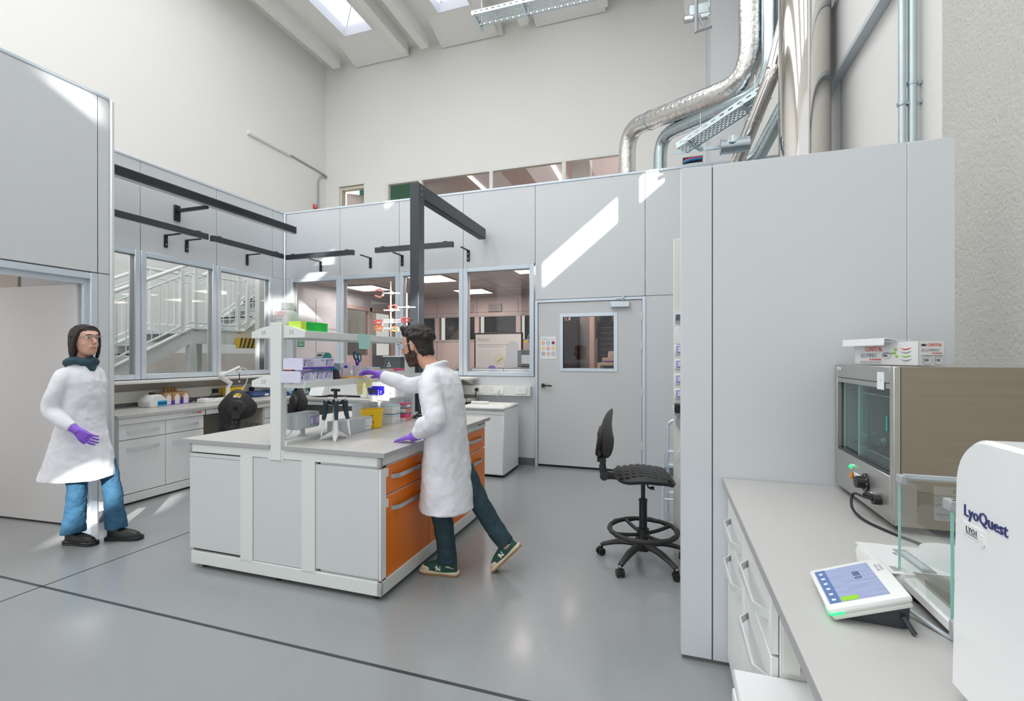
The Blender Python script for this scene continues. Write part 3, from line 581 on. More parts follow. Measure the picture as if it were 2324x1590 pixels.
# ---------------- stools
def chair(lab, loc, rz, zs=.66, backrot=0):
    t = thing('swivel_chair', lab, 'chair', loc, rz, 'black swivel laboratory chairs')
    for k in range(5):
        a = 2*PI*k/5+.35; c, s = math.cos(a), math.sin(a)
        g = G('blacksoft'); g.tube([(c*.03, s*.03, .135), (c*.16, s*.16, .125), (c*.27, s*.27, .092), (c*.305, s*.305, .075)], [.034, .028, .022, .020], smooth=4, flat=.7, n=12); st = g.out('leg', t)
        g = G('black'); q = (c*.31, s*.31); X = T(q[0], q[1], 0, a+.9)
        for d in (-.016, .016): g.cyl((0, d-.009, .027), (0, d+.009, .027), .027, X=X)
        g.box(-.015, .015, -.008, .008, .03, .065, X=X); g.cyl((0, 0, .05), (0, 0, .08), .008, 'chrome', X=X); g.out('castor', st)
    g = G('blacksoft'); g.cyl((0, 0, .09), (0, 0, .20), .042, r2=.036); g.cyl((0, 0, .19), (0, 0, .45), .028, 'black'); g.cyl((0, 0, .45), (0, 0, zs-.03), .015, 'black'); g.cyl((0, 0, .445), (0, 0, .455), .031); g.out('column', t)
    g = G('blacksoft'); g.tube([(.235*math.cos(2*PI*k/40), .235*math.sin(2*PI*k/40), .235+.002*math.sin(k*2.5)) for k in range(40)], [.0165+.003*(k % 4 == 0) for k in range(40)], closed=True, n=10)
    for k in range(4):
        a = PI/2*k+.5; g.tube([(.03*math.cos(a), .03*math.sin(a), .205), (.13*math.cos(a), .13*math.sin(a), .215), (.23*math.cos(a), .23*math.sin(a), .235)], .013, smooth=3)
    g.cyl((0, 0, .19), (0, 0, .245), .042); g.out('foot_ring', t)
    # seat: saddle-curved pad with tread blocks
    tb = bmesh.new(); NX, NY = 22, 20
    def sz(u, v): return zs+.012*math.cos(u*3.2+.4)-.055*max(0, u-.55)**2*4-.018*v*v*(1.2-u)+.02*max(0, -u-.5)
    top = {}; bot = {}
    for i in range(NX+1):
        for j in range(NY+1):
            u = -1+2*i/NX; v = -1+2*j/NY; r = (abs(u)**3.2+abs(v)**3.2)**(1/3.2) if (u or v) else 1; mxv = max(abs(u), abs(v)); f = mxv/r if r else 1
            x = u*f*.215; y = v*f*.225*(1-.12*max(0, -u)); e = max(0, (mxv-.86)/.14)
            top[i, j] = tb.verts.new((x, y, sz(u*f, v*f)-.016*e*e)); bot[i, j] = tb.verts.new((x*.93, y*.93, sz(u*f, v*f)-.05+.01*e))
    for i in range(NX):
        for j in range(NY):
            tb.faces.new((top[i, j], top[i+1, j], top[i+1, j+1], top[i, j+1])); tb.faces.new((bot[i, j], bot[i, j+1], bot[i+1, j+1], bot[i+1, j]))
    for i in range(NX): tb.faces.new((top[i, 0], bot[i, 0], bot[i+1, 0], top[i+1, 0])); tb.faces.new((top[i, NY], top[i+1, NY], bot[i+1, NY], bot[i, NY]))
    for j in range(NY): tb.faces.new((top[0, j], top[0, j+1], bot[0, j+1], bot[0, j])); tb.faces.new((top[NX, j], bot[NX, j], bot[NX, j+1], top[NX, j+1]))
    g = G('blacksoft'); g.merge(tb, None)
    for i in range(8):
        for j in range(7):
            u = -.78+i*.22; v = -.72+j*.24; g.box(-.014, .014, -.019, .019, -.006, .0012, 'black', b=.0015, X=T(u*.215, v*.225, sz(u, v)+.001, ry=math.atan((sz(u, v)-sz(u+.1, v))/.0215)))
    g.out('seat', t)
    g = G('black'); g.box(-.10, .08, -.05, .05, zs-.066, zs-.04, b=.006); g.tube([(.02, -.03, zs-.05), (.03, -.05, zs-.11), (.07, -.05, zs-.115)], [.006, .006, .014], smooth=3); g.out('mechanism', t)
    g = G('blacksoft'); g.tube([(-.10, 0, zs-.055), (-.20, 0, zs-.055), (-.265, 0, zs-.045), (-.285, 0, zs), (-.28, 0, zs+.07), (-.262, 0, zs+.17)], [.02, .024, .03, .026, .018, .018], smooth=4, n=12)
    g.cyl((-.275, -.045, zs-.05), (-.275, .045, zs-.05), .030); g.cyl((-.285, -.035, zs+.06), (-.285, .035, zs+.06), .024); g.cyl((-.325, 0, zs+.065), (-.29, 0, zs+.065), .02); g.out('back_stem', t)
    g = G('blacksoft'); g.M = T(-.245, 0, zs+.25, ry=R(7))
    # shell: rounded triangular pad, hand hole at top
    tb = bmesh.new(); NR, NA = 8, 40; f = []; b_ = []
    def outline(a):
        c, s = math.cos(a), math.sin(a); r = .178*(1-.05*math.sin(a*3)); return (r*1.12*c*(1-.28*max(0, s)), r*1.0*s)
    def surf(y, z): return .062*(1-(y/.2)**2)-.03*abs(z/.17)**2-.03
    for i in range(NR+1):
        q = max(i/NR, .001); row = []; row2 = []
        for k in range(NA):
            y, z = outline(2*PI*k/NA); y *= q; z *= q; e = .022*(1-q**6)+.005
            row.append(tb.verts.new((surf(y, z)*-1+e, y, z))); row2.append(tb.verts.new((surf(y, z)*-1-e, y, z)))
        f.append(row); b_.append(row2)
    def hole(i, k): return 4 <= i <= 5 and 7 <= k <= 12
    for i in range(NR):
        for k in range(NA):
            K = (k+1) % NA
            if hole(i, k): continue
            tb.faces.new((f[i][k], f[i+1][k], f[i+1][K], f[i][K])); tb.faces.new((b_[i][k], b_[i][K], b_[i+1][K], b_[i+1][k]))
    for k in range(NA): K = (k+1) % NA; tb.faces.new((f[NR][k], b_[NR][k], b_[NR][K], f[NR][K]))
    for k in range(7, 13): tb.faces.new((f[4][k], b_[4][k], b_[4][k+1], f[4][k+1])); tb.faces.new((f[6][k], f[6][k+1], b_[6][k+1], b_[6][k]))
    for i in (4, 5): tb.faces.new((f[i][7], f[i+1][7], b_[i+1][7], b_[i][7])); tb.faces.new((f[i][13], b_[i][13], b_[i+1][13], f[i+1][13]))
    g.merge(tb, None)
    g.lathe([(.03, 0), (.10, .0), (.105, .012), (.085, .035), (.03, .04)], X=T(-.035, 0, -.04, ry=-PI/2), m='black', n=30)
    g.box(-.075, -.02, -.055, .055, -.17, .03, 'black', b=.016)
    for y in (-.04, .04): g.cyl((-.075, y, -.01), (-.078, y, -.01), .007, 'blackgloss')
    g.out('backrest', t)
    return t
chair('black swivel laboratory stool with a foot ring standing alone near the door', (-.165, 3.52, 0), R(8), .665)
chair('black swivel chair with its back turned, tucked in at the left window counter', (-4.90, 4.42, 0), R(128), .66)
chair('black swivel chair at the back counter, seen between the shelf post and the pipettes', (-4.42, 5.14, 0), R(68), .68)
# ================================================================ THINGS ON THE BENCHES
ZT = .90
# --- pipette carousel and pipettes
px, py = -2.195, 2.745
t = thing('pipette_stand', 'white three footed pipette stand with a black carousel on the near end of the island', 'pipette stand', (px, py, ZT))
g = G('cream'); g.loft([(0, 0, .03, .030, .030), (0, 0, .08, .020, .020), (0, 0, .25, .014, .014)], 'white')
for a in (3.5, 5.35, 1.4):
    c, s = math.cos(a), math.sin(a); g.tube([(0, 0, .045), (c*.05, s*.05, .028), (c*.105, s*.105, .004)], [.028, .017, .008], 'white', smooth=4)
g.out('base', t)
g = G('black'); g.cyl((0, 0, .248), (0, 0, .262), .055, n=24); g.cyl((0, 0, .262), (0, 0, .34), .012)
for k in range(6): a = PI/3*k+.2; g.cyl((math.cos(a)*.062, math.sin(a)*.062, .25), (math.cos(a)*.062, math.sin(a)*.062, .262), .024)
g.box(-.035, .035, -.009, .009, .335, .353, b=.003); g.out('carousel', t)
PC = ['hanging on the left of the stand, thin white shaft', 'hanging on the front left of the stand with a white label', 'hanging on the front right of the stand, tip out to the right', 'hanging on the right side of the stand behind the front one', 'hanging at the back of the stand', 'hanging at the back left of the stand, wide ribbed white barrel']
for k in range(6):
    a = PI/3*k+.2+PI; c, s = math.cos(a), math.sin(a)
    p = thing('pipette', 'dark green micropipette '+PC[k], 'pipette', (px+c*.072, py+s*.072, ZT+.10), a, 'pipettes on the stand')
    g = G('slate'); g.tube([(.0, 0, .17), (.004, 0, .12), (.012, 0, .07), (.02, 0, .045)], [.016, .0155, .013, .011], 'jeansdark', smooth=3, n=12); g.box(-.02, .012, -.008, .008, .158, .172, 'black'); g.box(.012, .016, -.006, .006, .07, .12, 'paper'); g.out('grip', p)
    g = G('paper'); g.tube([(.018, 0, .05), (.026, 0, -.01), (.036, 0, -.07)], [.008 if k != 5 else .016, .006 if k != 5 else .014, .003], 'whitegloss', n=10); g.out('shaft', p)
    g = G('whitegloss'); g.cyl((0, 0, .17), (0, 0, .188), .006, 'lightgrey'); g.cyl((0, 0, .188), (0, 0, .193), .012); g.out('plunger', p)
# --- pedestal socket boxes on the service channel
def sockbox(lab, y, rz=0, z=.925):
    t = thing('socket_pedestal', lab, 'socket box', (-2.42, y, z), rz, 'socket pedestals on the island')
    g = G('lightgrey'); g.cyl((0, 0, 0), (0, 0, .006), .032); g.cyl((0, 0, .006), (0, 0, .06), .016); g.out('stem', t)
    g = G('lightgrey'); g.box(-.055, .055, -.11, .11, .055, .165, b=.012, seg=2); g.out('housing', t)
    for y0 in (.005, .06):
        g = G('lightgrey'); g.box(.055, .064, y0-.022+.01, y0+.026+.01, .07, .155, b=.003); g.box(.064, .066, y0-.006, y0+.028, .078, .135, 'violet'); g.box(.0655, .067, y0-.002, y0+.024, .085, .13, 'lilac'); g.out('socket', t)
    return t
sockbox('grey twin socket box on a short stem beside the near shelf post', 2.68)
sockbox('grey twin socket box behind the yellow bin on the island', 3.40)
sockbox('grey twin socket box at the far end of the island behind the pink tip boxes', 3.95)
g = G('white')
for k in (0, 1): g.tube([(-2.44, 2.62-k*.012, 1.0), (-2.45, 2.60-k*.01, .95), (-2.46, 2.54, .932), (-2.44, 2.50, .928)], .0025, smooth=5)
tag(g.out('cable_pair'), 'thin white cables looping down from the nearest socket box', 'cable')
def box3(name, lab, cat, loc, size, rz, cols, group=None, extra=None):
    g = G(cols[0]); a, b, c = size; g.box(-a/2, a/2, -b/2, b/2, 0, c, b=.0015)
    if len(cols) > 1: g.box(-a/2+.002, a/2-.002, -b/2+.002, b/2-.002, c*.98, c+.002, cols[1])
    if extra: extra(g)
    o = g.out(name); o.location = loc; o.rotation_euler = (0, 0, rz); return tag(o, lab, cat, group)
def e1(g): g.box(-.05, .05, -.16, .06, .1072, .109, 'lilac'); g.box(.0605, .062, .10, .185, .01, .09, 'paper'); g.text('200', .016, FXp(.0621, .11, .03), 'greyink'); g.box(.0605, .0622, .172, .184, .005, .03, 'ledamber')
box3('glove_carton', 'long grey carton with a lilac strip lying behind the pipette stand', 'box', (-2.285, 3.03, ZT), (.12, .38, .105), 0, ['lightgrey', 'offwhite'], extra=e1)
t = thing('sharps_bin', 'yellow round sharps bin on the island in front of the tip boxes', 'bin', (-2.285, 3.30, ZT))
g = G('yellow'); g.lathe([(.072, 0), (.078, .004), (.088, .13), (.092, .132), (.094, .15), (.086, .152), (.08, .14), (.03, .138)], n=36); g.out('bin_body', t)
g = G('ink'); X = FXp(.070, -.055, .07); X = T(0, 0, 0, R(-48)) @ FXp(.0862, -.02, .045); g.text('83', .028, X, 'inkblue'); X = T(0, 0, 0, R(-48)) @ FXp(.0858, -.028, .018); g.text('Silvia', .016, X, 'inkblue'); X = T(0, 0, 0, R(-48)) @ FXp(.0885, -.02, .10); g.text('HZ', .018, X, 'inkblue'); g.out('handwriting', t)
for k, (z, lab) in enumerate(((0, 'white tip box with pale blue lid, lower of the stack behind the yellow bin'), (.086, 'white tip box with pale blue lid, upper of the stack behind the yellow bin'))):
    def e2(g): g.box(-.061, .061, -.061, .061, .06, .078, 'paleblue', b=.002); g.box(.061, .0625, .0, .055, .008, .045, 'paper'); g.text('GP', .02, FXp(.0627, .005, .012), 'greyink')
    box3('tip_box', lab, 'tip box', (-2.29, 3.58, ZT+z), (.12, .12, .06), 0, ['whitegloss'], 'pale blue tip boxes', e2)
for k, (z, lab) in enumerate(((0, 'pink pipette tip rack, lower of the stack on the island'), (.080, 'pink topped pipette tip rack, upper of the stack on the island'))):
    def e3(g):
        g.box(-.052, .052, -.052, .052, .03, .065, 'magenta' if k == 0 else 'plasticclear', b=.002); g.box(-.054, .054, -.054, .054, .065, .078, 'plasticclear' if k == 0 else 'magenta')
        for i in range(6): g.cyl((.052, -.042+i*.017, .005), (.052, -.042+i*.017, .03), .005, 'salmon')
    box3('tip_rack', lab, 'tip rack', (-2.27, 3.76, ZT+z), (.10, .10, .03), 0, ['whitegloss'], 'pink tip racks', e3)
g = G('black')
for k in range(6): g.tube([(-2.25+.01*k, 3.86, ZT+.01), (-2.20, 3.90+.012*k, ZT+.03+.012*k), (-2.16, 3.97, ZT+.02+.01*k), (-2.22, 4.02, ZT+.008), (-2.28, 3.95, ZT+.02)], .004, smooth=6)
tag(g.out('cable_bundle'), 'tangle of black cables at the far end of the island', 'cable')
t = thing('bench_instrument', 'low white instrument with a black front lip behind the black cables', 'instrument', (-2.12, 4.08, ZT))
G('whitegloss').box(-.1, .1, -.07, .07, .008, .06, b=.01).out('housing', t); G('black').box(-.08, .08, -.085, -.06, 0, .016, b=.004).out('base', t)
# --- lower shelf contents (top at z 1.307)
ZS = 1.308
def carton(lab, y0, y1, z, h=.074):
    t = thing('glove_box', lab, 'glove box', (-2.27, (y0+y1)/2, z), group='lilac glove boxes'); w_ = (y1-y0)/2
    g = G('lilac'); g.box(-.11, .05, -w_, w_, 0, h, b=.0015)
    g.box(.0495, .051, -w_+.001, w_-.001, 0 if z > ZS+.01 else h-.008, .016 if z > ZS+.01 else h-.002, 'purple'); g.prism([(-w_+.01, .05), (-w_+.022, .058), (-w_+.034, .05)], 'x', .0505, .052, 'purple')
    g.text('KIMTECH', .0135, FXp(.0512, -w_+.008, h-.018), 'greyink', sx=1.15)
    for k in range(5): g.box(.0505, .0514, -w_+.035, -w_+.035+(.05 if k % 2 else .065)*min(1, w_*12), .022+k*.006, .0235+k*.006, 'violet')
    g.sph((.051, -w_+.016, .04), (.001, .004, .006), 'ink'); g.sph((.051, -w_+.015, .03), (.001, .005, .006), 'ink')
    g.box(.0505, .052, w_-.028, w_-.01, h-.018, h-.010, 'violet'); g.out('carton', t)
    g = G('paper'); g.box(-.05, .03, -w_*.6, w_*.6, h, h+.002, 'violet'); g.out('top_opening', t); return t
carton('lilac glove box, near one on the lower row of the island shelf', 2.44, 2.575, ZS); carton('lilac glove box, second on the lower row of the island shelf', 2.577, 2.66, ZS); carton('lilac glove box, farthest on the lower row of the island shelf', 2.665, 2.75, ZS)
carton('long lilac glove box lying on the upper row beside the shelf post', 2.46, 2.665, ZS+.085); carton('short lilac glove box on the upper row, far end', 2.668, 2.76, ZS+.085)
for k in range(1): box3('tape_dispenser', 'orange and white book end sticking out behind the shelf post', 'box', (-2.36, 2.50, ZS), (.06, .03, .15), 0, ['hotorange'])
t = thing('wipe_dispenser', 'teal rounded dispenser with a white sloping label behind the glove boxes', 'dispenser', (-2.41, 2.86, ZS))
g = G('teal'); g.prism([(-.06, 0), (.06, 0), (.06, .16), (.045, .195), (.01, .20), (-.06, .13)], 'x', -.05, .05, b=.008); g.out('housing', t)
g = G('white'); g.box(-.035, .035, -.045, .045, 0, .003, X=T(0, -.027, .168, rx=R(45))); g.box(-.02, .02, .005, .02, .003, .004, 'black', X=T(0, -.027, .168, rx=R(45))); g.out('label', t)
t = thing('marker_holder', 'small black holder with two blue caps at the end of the glove boxes', 'holder', (-2.25, 2.80, ZS))
g = G('black'); g.loft([(0, 0, 0, .035, .038), (0, 0, .075, .022, .026)], e=5); g.out('holder_body', t)
for y in (-.014, .014): g = G('cyan'); g.sph((0, y, .085), .011); g.out('cap', t)
g = G('midgrey'); g.tube([(.0+.04*math.cos(2*PI*k/24)*.25, .035+.042*math.cos(2*PI*k/24), .055+.045*math.sin(2*PI*k/24)) for k in range(24)], .003, closed=True, n=6); g.out('wire_ring', t)
box3('glass_tray', 'amber tinted shallow tray at the front of the lower shelf', 'tray', (-2.26, 3.02, ZS), (.10, .22, .018), 0, ['amber'])
box3('reagent_box', 'upright white box with a blue triangle at the gloved hand', 'box', (-2.33, 2.99, ZS), (.06, .12, .12), 0, ['lilac'], None, lambda g: g.prism([(-.03, .085), (.0, .108), (.03, .085)], 'x', .031, .0325, 'royal'))
t = thing('pen_cup', 'pale cup holding scissors on the lower shelf by the gloved hand', 'cup', (-2.30, 3.13, ZS))
g = G('lilac'); g.lathe([(.032, 0), (.036, .10), (.034, .10), (.030, .006)]); g.out('cup_body', t)
t = thing('scissors', 'scissors with black and blue ring handles standing in the cup', 'scissors', (-2.30, 3.13, ZS+.10))
for y, z, s_ in ((-.022, .075, 1), (.026, .062, 1)):
    g = G('blackgloss'); g.tube([(0, y+.021*math.cos(2*PI*k/20)-.006*math.sin(2*PI*k/20), z+.030*math.sin(2*PI*k/20)) for k in range(20)], .0055, closed=True, n=8); g.tube([(0.003, y+.016*math.cos(2*PI*k/20)-.006*math.sin(2*PI*k/20), z+.025*math.sin(2*PI*k/20)) for k in range(20)], .003, 'cyan', closed=True, n=6); g.tube([(0, y, z-.028), (0, y*.3, .01), (0, -y*.3, -.07)], [.006, .007, .003], 'royal', smooth=3); g.out('handle', t)
def e4(g): g.box(-.052, .052, -.068, .068, .05, .062, 'paleblue', b=.003); g.box(-.053, .053, -.02, .066, .044, .051, 'amber'); g.box(.0505, .052, .01, .06, .006, .036, 'paper')
box3('tip_box', 'white box with a pale blue lid, left one behind the reaching arm', 'tip box', (-2.30, 3.30, ZS+.02), (.10, .13, .05), 0, ['whitegloss'], 'lidded boxes on the lower shelf', e4)
box3('tip_box', 'white box with a pale blue and yellow lid, right one behind the reaching arm', 'tip box', (-2.30, 3.50, ZS), (.10, .15, .05), 0, ['whitegloss'], 'lidded boxes on the lower shelf', e4)
box3('tip_box', 'small white box with a red lid beside the man\'s beard', 'tip box', (-2.30, 3.68, ZS), (.10, .12, .05), 0, ['whitegloss'], None, lambda g: g.box(-.052, .052, -.062, .062, .045, .065, 'magenta'))
# sticky notes and hanging papers on the shelf edges
def note(name, lab, m, y0, y1, z0, z1, x=-2.2045, skew=.012, lines=4):
    g = G(m); g.prism([(y0, z1), (y1, z1), (y1-skew, z0), (y0+skew, z0)], 'x', x, x+.0012)
    for k in range(lines): zz = z1-(z1-z0)*(k+1)/(lines+1.5); g.box(x+.0012, x+.0016, y0+.015, y1-.02-.01*(k % 2), zz, zz+.0018, 'greyink' if k != 1 else 'salmon')
    tag(g.out(name), lab, 'note', 'notes taped to the shelf')
note('sticky_note', 'pale yellow handwritten note hanging from the lower shelf edge, left one', 'paleyellow', 2.985, 3.075, 1.19, 1.30)
note('sticky_note', 'pale yellow handwritten note hanging from the lower shelf edge, right one', 'paleyellow', 3.10, 3.19, 1.235, 1.305, skew=.004)
note('hanging_note', 'mint green handwritten sheet hanging from the upper shelf edge', 'mint', 3.01, 3.17, 1.535, 1.648, lines=6)
# --- top shelf
ZP = 1.634
t = thing('reagent_bottle', 'squat white bottle with handwritten red and black lettering on top of the shelf post', 'bottle', (-2.475, 2.60, 1.645))
g = G('seethru'); g.lathe([(.056, 0), (.062, .006), (.062, .115), (.052, .138), (.036, .15), (.036, .16)], n=32, sq=2.6); g.out('bottle_body', t)
g = G('white'); g.lathe([(.037, .155), (.039, .157), (.039, .198), (.034, .20)], n=32); g.out('cap', t)
g = G('salmon')
for k, (s_, c_) in enumerate((('ABSORBENT', 'salmon'), ('FOR ORG.', 'salmon'), ('LIQUIDS', 'greyink'), ('(NOT OIL)', 'greyink'))): g.text(s_, .019, T(0, 0, 0, R(12)) @ FY(-.050, -.0655, .125-k*.024), c_, sx=.8)
g.out('lettering', t)
def rack(lab, y0, y1, m, x=-2.32):
    t = thing('tube_rack', lab, 'rack', (x, (y0+y1)/2, ZP), group='perforated racks on the top shelf'); w_ = (y1-y0)/2
    g = G(m); g.box(-.05, -.046, -w_, w_, 0, .075); g.box(.046, .05, -w_, w_, 0, .075); g.box(-.046, .046, -w_, -w_+.004, 0, .075); g.box(-.046, .046, w_-.004, w_, 0, .075); g.box(-.05, .05, -w_, w_, .0, .004)
    g.box(-.052, .052, -w_-.002, w_+.002, .066, .072); g.out('rack_body', t)
    g = G('darkgreen' if m == 'green' else 'amber')
    for i in range(int(w_*2/.022)-1):
        if m == 'green' and 3 <= i <= 5: continue
        for j in range(3): g.cyl((.0502, -w_+.02+i*.022, .014+j*.019), (.0508, -w_+.02+i*.022, .014+j*.019), .0045, n=10)
    g.out('holes', t); g = G('whitegloss')
    return t
rack('small yellow perforated rack beside the white bottle', 2.50, 2.548, 'lime'); rack('bright green perforated rack on the top shelf', 2.552, 2.755, 'green')
for i, (y, h) in enumerate(((3.76, .50), (4.04, .43))):
    t = thing('retort_stand', 'steel retort stand on the top shelf, %s' % ('left one with open red claws' if i == 0 else 'right one next to the dark post'), 'retort stand', (-2.40, y, ZP), group='retort stands')
    g = G('galvdull'); g.box(-.07, .09, -.05, .05, 0, .008, b=.002); g.out('base', t); g = G('white'); g.cyl((0, 0, .008), (0, 0, h+.03), .0065); g.out('rod', t)
CL = [(0, 3.76, 2.055, -1, 'salmon', .13, 'open red claw, topmost on the left retort stand'), (1, 4.04, 1.955, -1, 'coralred', .16, 'closed red claw, upper on the right retort stand'), (0, 3.76, 1.90, 1, 'chrome', .12, 'bare steel rod without claws, crossing the left retort stand'), (0, 3.76, 1.79, -1, 'coralred', .14, 'red claw pointing left on the left retort stand'), (0, 3.76, 1.81, 1, 'coralred', .14, 'red claw pointing right between the two retort stands'), (0, 3.76, 1.735, -1, 'hotorange', .13, 'orange tipped claw, lowest on the left retort stand'), (1, 4.04, 1.745, -1, 'hotorange', .15, 'orange tipped claw, lowest on the right retort stand')]
for i, y, z, d, m, ln, lab in CL:
    t = thing('laboratory_clamp', 'laboratory clamp with '+lab, 'clamp', (-2.39, y, z), R(-72), group='clamps on the retort stands')
    g = G('white'); g.box(-.012, .016, -.014, .014, -.012, .014, b=.003); g.cyl((.016, 0, 0), (.03, 0, 0), .005); g.cyl((0, d*-.07, 0), (0, d*ln*.6, 0), .006); g.sph((0, -d*.07, 0), .007); g.out('boss_and_rod', t)
    if m != 'chrome':
        op = .028 if m == 'salmon' else .012
        for s_ in (-1, 1): g = G(m); g.tube([(0, d*ln*.6, s_*.004), (0, d*ln*.8, s_*(op+.008)), (0, d*ln*1.05, s_*op), (0, d*ln*1.2, s_*op*.7)], [.007, .009, .009, .006], smooth=4); g.out('claw', t)
        g = G('cyan'); g.cyl((0, d*ln*.6, -.008), (0, d*ln*.6, -.028), .007, 'paleblue'); g.out('wing_screw', t)
# --- left counter things
t = thing('mini_centrifuge', 'white wedge shaped mini centrifuge with a blue control panel and black knob', 'centrifuge', (-5.62, 3.86, ZT))
g = G('white'); g.prism([(-.08, 0), (.11, 0), (.115, .07), (.05, .14), (-.03, .14), (-.09, .07)], 'x', -.10, .10, b=.008); g.out('housing', t)
g = G('cyan'); g.box(.1, .103, .0, .105, .012, .07)
for y in (.02, .052, .085): g.cyl((.103, y, .04), (.112, y, .04), .011, 'navy')
g.out('control_panel', t); g = G('black'); g.cyl((0, .01, .14), (0, .01, .165), .034, r2=.028); g.out('lid_knob', t)
for k, (y, lab) in enumerate(((4.06, 'brown and purple carton nearest the centrifuge'), (4.17, 'brown and purple carton in the middle of the three'), (4.285, 'brown and purple carton farthest from the centrifuge'))):
    t = thing('carton', lab, 'box', (-5.72, y, ZT), R(-4*k), 'three cartons on the left counter')
    g = G('cardboard'); g.box(-.09, .09, -.048, .048, 0, .145, b=.0015); g.box(-.091, .091, -.049, .049, 0, .05, 'purple'); g.prism([(-.049, .05), (.0, .05), (-.049, .09)], 'x', .0895, .0915, 'purple') if k == 2 else None; g.out('carton_body', t)
    g = G('paper'); g.box(.091, .0922, -.022, .032, .008, .105); g.box(.091, .0925, -.008, .018, .108, .125, 'white')
    for q in range(7): g.box(.0922, .0926, -.015, .025, .02+q*.01, .0215+q*.01, 'greyink')
    g.out('label', t)
t = thing('cardboard_insert', 'brown slotted cardboard insert standing on top of the cartons', 'cardboard insert', (-5.75, 4.17, ZT+.146))
g = G('cardboard'); g.box(-.05, .04, -.08, .08, 0, .006); g.out('base', t)
for k in range(4): g = G('cardboard'); g.loft([(0, -.06+k*.04, .006, .03, .012), (-.004, -.06+k*.04, .05, .026, .014), (-.01, -.055+k*.04, .062, .018, .010)]); g.out('finger', t)
t = thing('tube_dock', 'low white charging dock with wavy cradle on the left counter', 'dock', (-5.50, 4.50, ZT))
g = G('whitegloss'); g.prism([(-.13, 0), (.13, 0), (.13, .035), (.10, .04), (.05, .05), (.03, .035), (-.02, .035), (-.05, .055), (-.08, .06), (-.11, .045), (-.13, .05)], 'x', -.07, .07, b=.006); g.out('housing', t)
g = G('lightgrey'); g.box(-.05, .05, -.02, .06, .036, .042); g.out('cradle', t)
t = thing('desk_lamp', 'white articulated desk lamp with a folded arm on the left counter', 'lamp', (-5.52, 4.78, ZT))
g = G('white'); g.box(-.09, .09, -.12, .12, 0, .04, b=.015); g.out('base', t)
g = G('white'); g.tube([(0, -.02, .04), (0, -.01, .18)], .026, n=14); g.tube([(0, -.01, .18), (.0, .03, .22), (0, -.10, .30), (0, -.12, .33)], [.026, .03, .03, .03], n=14); g.sph((0, -.11, .33), .042); g.out('lower_arm', t)
g = G('white'); g.tube([(0, -.10, .34), (0, .02, .38), (0, .16, .435)], [.028, .026, .026], n=14, flat=.6); g.box(-.02, .02, .13, .20, .35, .39, b=.006); g.cyl((0, .165, .35), (0, .165, .25), .006, 'black'); g.cyl((0, .165, .25), (0, .165, .225), .010, 'white'); g.out('upper_arm', t)
g = G('white'); g.tube([(0, .16, .39), (0, .22, .42), (0.02, .28, .36), (.03, .24, .2), (.02, .10, .06), (0, .05, .03)], .005, smooth=6); g.out('cable', t)
t = thing('sharps_bin', 'rectangular yellow sharps bin behind the white lamp arm', 'bin', (-5.72, 5.02, ZT))
g = G('yellow'); g.loft([(0, 0, 0, .07, .10), (0, 0, .13, .085, .125), (0, 0, .135, .092, .132), (0, 0, .15, .092, .132)], e=8); g.out('bin_body', t)
for i, (y, s_) in enumerate(((5.32, 1), (5.62, .9))):
    t = thing('hotplate_stirrer', 'dark navy low bench instrument, %s' % ('front one with a white label' if i == 0 else 'rear one in the corner'), 'instrument', (-5.62, y, ZT), 0, 'navy instruments')
    g = G('navy'); g.loft([(0, 0, .0, .13, .15), (0, 0, .03, .135, .155), (-.02, -.01, .055, .12, .13), (-.03, -.02, .078, .09, .11)], e=5); g.out('housing', t)
    if i == 0:
        g = G('paper'); g.box(.13, .137, .02, .09, .015, .042); g.out('label', t)
g = G('black'); g.cyl((XL+.10, 5.42, 1.0), (XL+.15, 5.42, 1.0), .028); tag(g.out('plug'), 'black round plug in the left trunking above the navy instruments', 'plug', 'plugs in the trunking')
g = G('black'); g.box(XL+.10, XL+.15, 4.80, 4.86, .985, 1.04, b=.004); g.tube([(XL+.13, 4.8, 1.0), (XL+.16, 4.7, .93), (XL+.18, 4.55, .92), (XL+.2, 4.40, .96), (XL+.22, 4.38, .905)], .004, smooth=5)
for k in range(3): g.tube([(-5.66+.02*k, 4.33, ZT+.008), (-5.6, 4.36+.01*k, ZT+.04+.01*k), (-5.62, 4.40, ZT+.02), (-5.68, 4.44, ZT+.006)], .004, smooth=5)
tag(g.out('power_adapter'), 'black power adapter with looping cables in the left trunking', 'power adapter')
# --- back counter things
t = thing('water_bath', 'pale blue bench instrument with round knobs in the back left corner', 'instrument', (-5.36, 5.80, ZT))
g = G('paleblue'); g.box(-.20, .20, -.14, .14, .01, .12, b=.012); g.loft([(.0, 0, .12, .20, .14), (0, 0, .22, .13, .10)], 'paleblue', e=7); g.out('housing', t)
g = G('paleblue'); g.box(-.19, .11, -.144, -.14, .02, .11, 'paleblue', b=.002)
for x in (-.12, -.02): g.cyl((x, -.144, .065), (x, -.165, .065), .022, 'navy' if x < -.1 else 'lightgrey')
g.box(.05, .10, -.146, -.144, .03, .07, 'cyan'); g.out('control_panel', t)
g = G('navy'); g.loft([(-5.36, 5.60, ZT, .06, .05), (-5.36, 5.60, ZT+.05, .04, .04)], e=4); tag(g.out('blue_block'), 'small navy block in front of the pale blue instrument', 'block')
g = G('black')
for k in range(6): g.tube([(-5.12, 5.75, ZT+.06+.012*k), (-5.07+.01*k, 5.70, ZT+.16-.02*k), (-5.0, 5.68+.01*k, ZT+.10-.015*k), (-4.93, 5.72, ZT+.05+.01*k), (-4.86, 5.8, ZT+.03)], .005, smooth=6)
